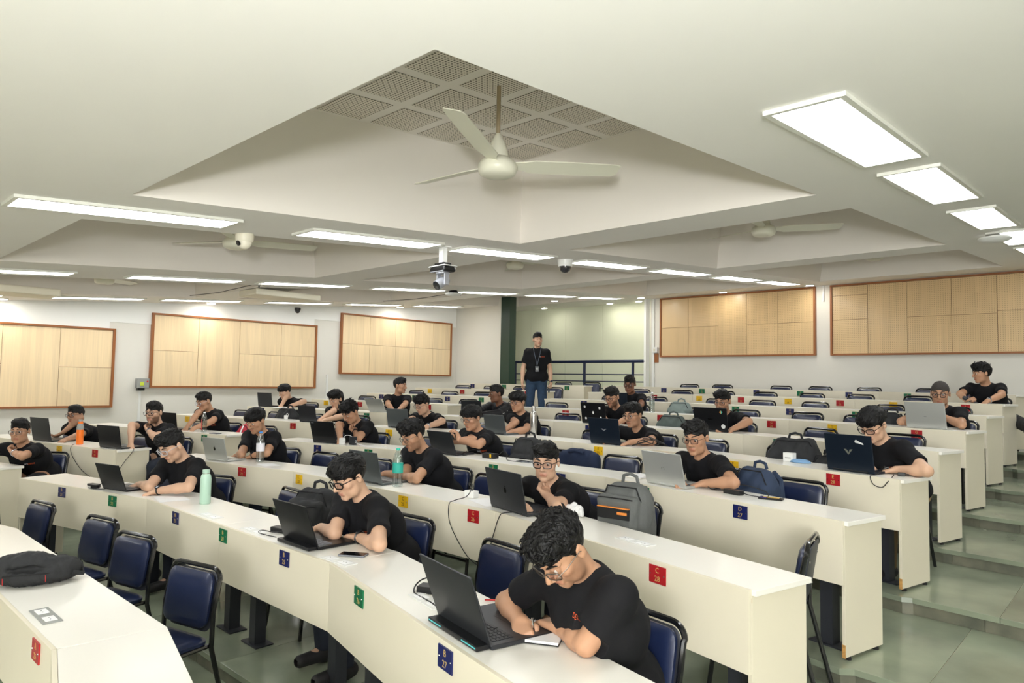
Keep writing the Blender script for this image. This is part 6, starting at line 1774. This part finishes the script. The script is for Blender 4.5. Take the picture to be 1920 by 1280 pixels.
    zcut = (zt(k)-0.02) if not stand else base+0.75
    v = Vol(lo, hi, vox, zcut, vox*2.2)
    def torso(v, e):
        v.cone(pel-r*0.075, pel+r*0.075, 0.120+e, 0.120+e, 0.05)
        m1 = pel+up*0.20; v.cone(m1-r*0.070, m1+r*0.070, 0.100+e, 0.100+e, 0.08)
        c1 = N-up*0.155+fl_*0.005; v.cone(c1-r*0.082, c1+r*0.082, 0.102+e, 0.102+e, 0.08)
        v.cone(pel+up*0.05, c1, 0.11+e, 0.11+e, 0.05)
        for s_ in 'RL':
            sh = J[s_][0]; v.cone(N-up*0.045+(sh-N)*0.3, sh, 0.060+e, 0.050+e, 0.05)
        v.cone(c1, N-up*0.03, 0.09+e, 0.066+e, 0.05)
    torso(v, 0.0)
    v.cone(N-u*0.03, p['att']+Rh @ np.array([0, 0.005, 0.03]), 0.057, 0.050, 0.03)
    for s_ in 'RL':
        sh, E1, W1, typ, Wt = J[s_]
        v.cone(sh, E1, 0.052, 0.040, 0.03); v.cone(E1, E1+(W1-E1)*0.35, 0.041, 0.040, 0.012); v.cone(E1+(W1-E1)*0.3, W1, 0.040, 0.027, 0.015)
        hp, kn, an = legs[s_]
        v.cone(hp, kn, 0.085, 0.056, 0.04); v.cone(kn, kn+(an-kn)*0.35, 0.055, 0.054, 0.02); v.cone(kn+(an-kn)*0.3, an, 0.054, 0.036, 0.02); v.cone(an-u*0.03, toe[s_]-u*0.05, 0.036, 0.028, 0.02)
    face(v, Rh, H, p)
    tips = {}
    for s_, sg in (('R', 1), ('L', -1)):
        sh, E1, W1, typ, Wt = J[s_]; fd = unit(W1-E1)
        if typ == 'type': d = unit(fd+f*0.5-u*0.25); n = -u-d*0.1; curl, tc = 0.42, 0.3
        elif typ == 'flat': d = unit(fd*1.0+f*0.1); n = -u; curl, tc = 0.25, 0.3
        elif typ == 'pen': d = unit(fd*0.6+f*0.35-r*0.45-u*0.3); n = unit(-u*0.75-r*0.6); curl, tc = 0.80, 1.0
        elif typ == 'fist': d = unit(fd+0.25*(H-W1)/np.linalg.norm(H-W1)); n = unit((H+Rh @ np.array([0, 0.0, -0.05]))-W1); curl, tc = 1.25, 1.0
        elif typ == 'open': d = unit(fd+u*0.2); n = unit(H-W1); curl, tc = 0.55, 0.3
        elif typ == 'hold': d = unit(u*0.8+f*0.5+r*(-sg)*0.25); n = unit(r*(-sg)+0.2*f); curl, tc = 0.60, 0.5
        elif typ == 'mic': d = unit(f*0.2-r*0.7+u*0.25); n = unit(-f*0.3-u*0.9); curl, tc = 1.2, 1.0
        elif typ == 'hang': d = -u; n = unit(-r*sg); curl, tc = 0.45, 0.2
        elif typ == 'grip': d = unit(-u+f*0.35); n = unit(-r*sg); curl, tc = 1.15, 1.0
        if typ in ('type', 'flat') and not stand:
            for _ in range(12):
                tp_ = W1+d*0.175
                if tp_[1] >= yfront(k, tp_[0], p['left'])+0.05: break
                d = unit(d+np.array([0, 0.22, 0.0]))
            n = unit(-u-d*np.dot(-u, d))
        # keep the thumb on the inner side: cross(n, d) must point toward the body's middle for palms down
        tips[s_] = (W1, d, n, hand_fix(v, W1, d, n, curl, S*0.98, tc, s_))
    V, F = v.nets(); Lc = (V-H) @ Rh/S
    paint = np.ones((len(V), 3))
    near = (np.linalg.norm(Lc, axis=1) < 0.16)
    x, y, z = Lc[:, 0], Lc[:, 1], Lc[:, 2]
    lip = near*smooth01(1-(np.abs(z+0.0645)-0.0085)/0.004)*smooth01(1-(np.abs(x)-0.019)/0.005)*(y > 0.075)
    paint *= 1-lip[:, None]*np.array([0.16, 0.38, 0.36])
    bd = p.get('beard', 0.0); mo = p.get('moustache', bd)
    jaw = near*smooth01((-0.036-z)/0.02+0.35*(np.abs(x) > 0.045))*smooth01((y+0.02)/0.03)*smooth01((np.abs(x)-0.020)/0.016+(z < -0.080)*1.0)*(z < -0.008)
    mus = near*smooth01(1-(np.abs(z+0.0490)-0.006)/0.004)*smooth01(1-(np.abs(x)-0.022)/0.006)*(y > 0.078)
    sh_ = np.clip(jaw*bd+mus*mo, 0, 0.92)*(1-lip); paint *= 1-sh_[:, None]*np.array([0.80, 0.84, 0.86])
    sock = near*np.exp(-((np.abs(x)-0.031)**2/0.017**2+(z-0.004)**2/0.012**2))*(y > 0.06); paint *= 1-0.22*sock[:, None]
    cheek = near*np.exp(-((np.abs(x)-0.045)**2+(z+0.028)**2)/0.02**2)*(y > 0.03); paint *= 1-cheek[:, None]*np.array([0.0, 0.07, 0.07])
    body = sub_('body', V, F, p.get('skin', 'skin_mid'), paint)
    # ---- eyes, brows
    for sx in (-1, 1):
        e_ = MB(); c = H+Rh @ (np.array([sx*0.031, 0.0775, 0.004])*S)-org; Rm = Matrix([list(q) for q in Rh])
        Re = Rm @ Matrix.Rotation(math.radians(-90 - (12 if not p.get('down') else 30)*0 ), 3, 'X')
        gaze = math.radians(p.get('gaze', -14)); Re = Rm @ Matrix.Rotation(gaze, 3, 'X') @ Matrix.Rotation(-PI/2, 3, 'X')
        rr = 0.0125*S; prof = [(rr*math.sin(a), rr*math.cos(a)) for a in [math.radians(q) for q in (0.5, 18, 36, 46, 62, 90, 120)]]
        e_.mi = 1; e_.lathe(prof[:3], tuple(c), 12, R=Re); e_.mi = 0; e_.lathe(prof[2:], tuple(c), 12, R=Re)
        e_.obj('eye', ['eye_white', 'eye_dark'], t, True)
        b_ = MB(); P = [H+Rh @ (np.array([sx*q[0], q[1], q[2]])*S)-org for q in ((0.013, 0.0965, 0.0265), (0.022, 0.0955, 0.0315), (0.035, 0.0890, 0.0340), (0.050, 0.0765, 0.0285))]
        b_.tube([tuple(q) for q in P], [0.0030*S, 0.0042*S, 0.0038*S, 0.0020*S], 6).obj('eyebrow', 'hair_black', t, True)
    hv = hairvol(p, Rh, H, vox*0.9)
    if hv:
        ho = sub_('hair', hv[0], hv[1], 'hair_grey' if p.get('hair') == 'buzz' else 'hair_black')
        lk = p.pop('locks', None)
        if lk is not None and lk.v:
            lk.v = [tuple(np.array(q)-org) for q in lk.v]; lo_h = lk.obj('hair_locks', 'hair_black', ho, True); lo_h['kind'] = 'stuff'
    if p.get('fullbeard'):
        T = lambda x, y, z: H+Rh @ (np.array([x, y, z])*S)
        v2 = Vol(H-0.16, H+0.12, vox*0.8)
        v2.ell(T(0, 0.020, -0.040), np.array([0.066, 0.072, 0.078])*S, Rh, 0.0); v2.cone(T(-0.012, 0.066, -0.098), T(0.012, 0.066, -0.098), 0.022*S, 0.022*S, 0.02)
        v2.half(T(0, 0, -0.030), Rh @ np.array([0, 0.5, 1.0]), 0.01); v2.ell(T(0, 0.10, -0.050), np.array([0.030, 0.04, 0.028])*S, Rh, 0.01, '-'); v2.half(T(0, -0.012, 0), Rh @ np.array([0, -1.0, 0]), 0.01)
        V, F = v2.nets()
        if len(V): V = V+vnormals(V, F)*(wav((V-H), 300, 2)*0.001)[:, None]; sub_('beard', V, F, 'hair_black')
    # ---- shirt with sleeves
    long_ = p.get('jacket'); v = Vol(lo, hi, vox*1.15)
    for s_ in 'RL':
        sh, E1, W1 = J[s_][:3]
        if long_: v.cone(sh, E1, 0.066, 0.056, 0.03); v.cone(E1, W1, 0.056, 0.040, 0.02); v.half(W1-(W1-E1)*0.06, W1-E1, 0.003, W1, 0.10)
        else:
            e_ = sh+(E1-sh)*0.80; v.cone(sh, e_, 0.060, 0.066, 0.03)
    # clean hems: neckline, cuffs, waist
    if not long_:
        for s_ in 'RL':
            sh, E1, W1 = J[s_][:3]; cpt = sh+(E1-sh)*0.68
            sl, X, Y, Z_ = v.sub(cpt-0.14, cpt+0.14)
            n_ = unit(E1-sh); q = (X-cpt[0])*n_[0]+(Y-cpt[1])*n_[1]+(Z_-cpt[2])*n_[2]
            rad = np.sqrt((X-cpt[0]-q*n_[0])**2+(Y-cpt[1]-q*n_[1])**2+(Z_-cpt[2]-q*n_[2])**2)
            cut = np.maximum(-q, rad-0.085); v.mix(sl, cut.astype(np.float32), 0.003, '-')
    torso(v, 0.013); v.cone(pel+up*0.02-r*0.08, pel+up*0.02+r*0.08, 0.136, 0.136, 0.03)
    v.ell(N+u*0.066+f*0.022, (0.066, 0.070, 0.056), np.stack([r, f, u], 1), 0.004, '-')
    v.half(pel-up*(0.02 if not stand else 0.06), -up, 0.004, pel, 0.25)
    V, F = v.nets()
    # hollow the shirt is not needed: skin stays inside; add cloth folds
    Nn = vnormals(V, F); q = V-org
    fold = wav(q, 16, p['seed'], (1, 1, 0.55))*0.0065+wav(q, 38, p['seed']+1, (1, 1, 0.5))*0.0022
    V = V+Nn*fold[:, None]
    shirt = sub_('jacket' if long_ else 'shirt', V, F, 'jacket_black' if long_ else 'shirt_black')
    if p.get('logo', True) and dist < 13:
        try:
            from mathutils.bvhtree import BVHTree
            bt = BVHTree.FromPolygons([tuple(q_) for q_ in V], [tuple(int(i) for i in q_) for q_ in F])
            words_ = [('DERIVE', 'print_orange', 0.0)] if p['id'] == 'P1' else [('AMS', 'print_white', -0.026), ('DERIVE', 'print_orange', 0.026)]
            lx = -r; c0 = N-up*(0.135 if p['id'] != 'P1' else 0.085)-r*(0.075 if p['id'] != 'P1' else 0.055); ly = up
            for w1, m1, ox in words_:
                me = text_mesh(w1, 0.021, m1, 0.0).copy(); ok = True
                for vt in me.vertices:
                    wpt = c0+lx*(vt.co.x+ox)+ly*vt.co.y+fl_*0.35
                    hit, nn, _, _ = bt.ray_cast(Vector(wpt), Vector(-fl_), 0.6)
                    if hit is None: ok = False; break
                    vt.co = Vector(np.array(hit)+fl_*0.0022-org)
                if ok: put('chest_print', me, shirt)
        except Exception as ex: print('logo', ex)
    if long_:
        for s_ in 'RL':
            sh, E1, W1 = J[s_][:3]; o_ = unit(np.cross(E1-sh, fl_))*(1 if s_ == 'R' else -1)
            path = [N+(sh-N)*0.45+u*0.045, sh+u*0.055+(sh-N)*0.05]
            MB().tube([tuple(np.array(q_)+u*0.022-org) for q_ in path]+[tuple(sh+(E1-sh)*0.5+unit(sh-N)*0.075-org), tuple(E1+unit(sh-N)*0.06-org)], 0.0035, 6).obj('piping', 'print_white', shirt)
    # ---- trousers
    v = Vol(lo, hi, vox*1.7); v.cone(pel-r*0.078, pel+r*0.078, 0.128, 0.128, 0.05)
    for s_ in 'RL':
        hp, kn, an = legs[s_]; v.cone(hp, kn, 0.100, 0.074, 0.04); v.cone(kn, an, 0.072, 0.058, 0.02)
        v.half(an-u*0.02, -u, 0.003, an, 0.12)
    v.half(pel+up*0.06, up, 0.004, pel, 0.22)
    V, F = v.nets(); V = V+vnormals(V, F)*(wav(V-org, 22, p['seed']+4)*0.006)[:, None]
    sub_('trousers', V, F, p.get('legcol', 'jeans_dark'))
    for s_ in 'RL':
        hp, kn, an = legs[s_]; v = Vol(an-0.2, an+0.26, 0.010)
        q = an.copy(); q[2] = max(base+0.05, an[2]-0.05) if stand or True else 0; a_ = q-f*0.05; b_ = q+f*0.17
        v.cone(a_, b_, 0.045, 0.036, 0.02); v.cone(q, an, 0.045, 0.045, 0.03); v.half((q[0], q[1], q[2]-0.045), (0, 0, -1), 0.004); v.half(an+u*0.02, u, 0.004)
        V, F = v.nets()
        if len(V): sub_('shoe', V, F, p.get('shoe', 'shoe_dark'))
    # ---- glasses
    g = p.get('glasses')
    if g:
        Rm = lambda q: tuple(H+Rh @ (np.array(q)*S)-org)
        m = MB(); w_, h_, sq = {'rect': (0.050, 0.034, 4), 'round': (0.046, 0.043, 2.2), 'wide': (0.053, 0.038, 3)}[g[1]]; tr = g[2] if len(g) > 2 else 0.0018
        lensm = MB()
        for sx in (-1, 1):
            P = [Rm(q) for q in ring(sx*0.0325, 0.000, w_, h_, 0.1085, 0.5, sq=sq)]
            m.tube(P, tr*1.25*S, 6, closed=True)
            c_ = len(lensm.v); lensm.v += P; lensm.f.append(tuple(range(c_, c_+len(P)))); lensm.m.append(0)
            m.tube([Rm((sx*(0.0325+w_/2), 0.1035, 0.008)), Rm((sx*0.074, 0.070, 0.010)), Rm((sx*0.084, 0.0, 0.008)), Rm((sx*0.080, -0.018, -0.012))], tr*0.9*S, 6)
        m.tube([Rm((-0.009, 0.1085, 0.006)), Rm((0, 0.110, 0.009)), Rm((0.009, 0.1085, 0.006))], tr*S, 6)
        go = m.obj('glasses', g[0], t, True); lensm.obj('lens', 'lens_glass', go)
    if p.get('watch'):
        s_, kind = p['watch']; sh, E1, W1 = J[s_][:3]; ax = unit(W1-E1); c = W1-ax*0.025
        x_ = unit(np.cross(ax, u)); y_ = np.cross(x_, ax); m = MB()
        m.tube([tuple(c+(x_*math.cos(a)+y_*math.sin(a))*0.0315-org) for a in [2*PI*i/16 for i in range(16)]], 0.006, 6, closed=True)
        wo = m.obj('wristwatch', 'watch_'+kind, t, True)
        fd = unit(y_*0.7+x_*(0.7 if s_ == 'L' else -0.7)); fd = unit(y_+np.array([0.4, -0.3, 0])) ; fd = unit(fd-ax*np.dot(fd, ax))
        Rw = Vector(fd).to_track_quat('Z', 'Y').to_matrix()
        MB().lathe([(0.019, 0.028), (0.020, 0.034), (0.016, 0.039)], tuple(c-org), 16, R=Rw).obj('watch_case', 'watch_'+kind, wo, True)
        MB().lathe([(0.0155, 0.0391), (0.001, 0.0396)], tuple(c-org), 16, R=Rw).obj('watch_dial', 'watch_face', wo)
    if p.get('lanyard'):
        m = MB(); c1 = N-up*0.16+fl_*0.122
        for sx in (-1, 1): m.tube([tuple(q_-org) for q_ in (N+r*sx*0.060+u*0.045-f*0.02, N+r*sx*0.070+u*0.015+f*0.075, N+r*sx*0.050-u*0.09+f*0.135, N-u*0.30+f*0.150)], 0.0055, 6)
        lo_ = m.obj('lanyard', 'lanyard_grey', t, True)
        c = N-u*0.36+f*0.155-org; Rb = Matrix.Rotation(p['bth'], 3, 'Z'); MB().box(tuple(c), (0.065, 0.006, 0.10), Rb).obj('id_badge', 'badge', lo_, bevel=0.002)
        MB().box(tuple(c-f*0+f*0.004), (0.045, 0.002, 0.03), Rb).obj('badge_photo', 'plastic_grey', lo_)
    p['J'] = J; p['tips'] = tips; return t
def hand_fix(v, W1, d, n, curl, sz, tc, s_):
    # left hand: thumb side is cross(n, d); mirror for the right hand by flipping the normal-plane sense
    d = unit(d); n = unit(np.array(n)-d*np.dot(n, d)); side = np.cross(n, d)*(1 if s_ == 'L' else -1)
    T = sz
    for o in (-0.030, -0.010, 0.010, 0.029):
        v.cone(W1+side*o*0.6*T-d*0.005, W1+d*0.080*T+side*o*T, 0.0155*T, 0.0125*T, 0.012)
    tips = []
    for o, L, r0 in ((0.030, 0.072, 0.0090), (0.010, 0.080, 0.0092), (-0.011, 0.074, 0.0089), (-0.030, 0.058, 0.0080)):
        p = W1+d*0.078*T+side*o*T; dirn = unit(d+side*o*4.0*(1-0.7*min(1, curl))); nn = n.copy(); r_ = r0*T
        for frac, ang in ((0.42, 48), (0.32, 68), (0.26, 48)):
            a = math.radians(ang*curl); dn = dirn*math.cos(a)+nn*math.sin(a); nn = unit(nn*math.cos(a)-dirn*math.sin(a)); dirn = unit(dn)
            q = p+dirn*L*frac*T; v.cone(p, q, r_, r_*0.92, 0.0035); p = q; r_ *= 0.92
        tips.append(p)
    b0 = W1+side*0.020*T+d*0.018*T; b1 = b0+unit(side*0.75+d*0.65+n*0.45)*0.044*T
    b2 = b1+unit(d*0.9+n*(0.3+0.5*tc)-side*0.5*tc)*0.032*T; b3 = b2+unit(d*0.7+n*0.6*tc-side*0.9*tc)*0.026*T
    v.cone(b0, b1, 0.0155*T, 0.0118*T, 0.012); v.cone(b1, b2, 0.0115*T, 0.0102*T, 0.004); v.cone(b2, b3, 0.0102*T, 0.0086*T, 0.004); tips.append(b3)
    return tips
for i, p in enumerate(PEOPLE):
    p['seed'] = i*3+1; person(p)
# ------------------------------------------------------------------ things held in hands
PP = {p['id']: p for p in PEOPLE}
def held(p, s_): J = p['J'][s_]; return J[2], p['tips'][s_][3]
W1, tp = held(PP['P1'], 'R'); grip = (tp[0]+tp[4])/2
t = thing('pen', 'slim silver and black pen held over the notebook', 'pen', tuple(grip))
ax = unit(np.array([-0.35, 0.15, 1.0])); tipz = zt(1)+0.016; a_ = (grip[2]-tipz)/ax[2]
MB().tube([tuple(-ax*a_), tuple(-ax*(a_-0.012))], [0.001, 0.004], 8).obj('tip', 'plastic_black', t, True)
MB().tube([tuple(-ax*(a_-0.012)), tuple(ax*0.02)], 0.0045, 8).obj('grip', 'plastic_black', t, True)
MB().tube([tuple(ax*0.02), tuple(ax*0.095)], 0.0042, 8).obj('barrel', 'chrome', t, True)
J8 = PP['P8']; c = (J8['J']['L'][2]+J8['J']['R'][2])/2+np.array([0, 0, 0.055])+J8['f']*0.05
t = thing('phone', 'black phone held up in both hands by a fourth-row person', 'phone', tuple(c), J8['bth'])
MB().box((0, 0, 0), (0.15, 0.009, 0.074), Matrix.Rotation(0.3, 3, 'X')).obj('case', 'plastic_black', t, bevel=0.003)
MB().lathe([(0.010, 0), (0.010, 0.003)], (0.05, -0.012, 0.018), 12, R=Matrix.Rotation(PI/2, 3, 'X')).obj('camera_lens', 'keycap_light', t)
W1, tp = held(PP['P20'], 'R'); c = np.mean(tp[:4], 0)
t = thing('microphone', 'black handheld microphone pointing left over the desk', 'microphone', tuple(c))
ax = unit(np.array([-0.8, -0.15, 0.42]))
MB().tube([tuple(-ax*0.13), tuple(ax*0.06)], [0.013, 0.020], 12).obj('handle', 'plastic_black', t, True)
MB().lathe([(0.018, 0.055), (0.026, 0.068), (0.029, 0.085), (0.026, 0.104), (0.012, 0.116), (0.001, 0.118)], n=16, R=Vector(ax).to_track_quat('Z', 'Y').to_matrix()).obj('grille', 'keycap', t, True)
W1, tp = held(PP['P21'], 'L'); c = np.mean(tp[:4], 0)-np.array([0, 0, 0.03])
t = thing('walkie_talkie', 'dark brown handheld radio in the standing person hand', 'radio', tuple(c), PP['P21']['bth'])
MB().box((0, 0, -0.02), (0.03, 0.055, 0.12)).obj('case', 'plastic_black', t, bevel=0.004); MB().tube([(0, 0, 0.04), (0, 0, 0.09)], 0.005, 6).obj('antenna', 'rubber', t)
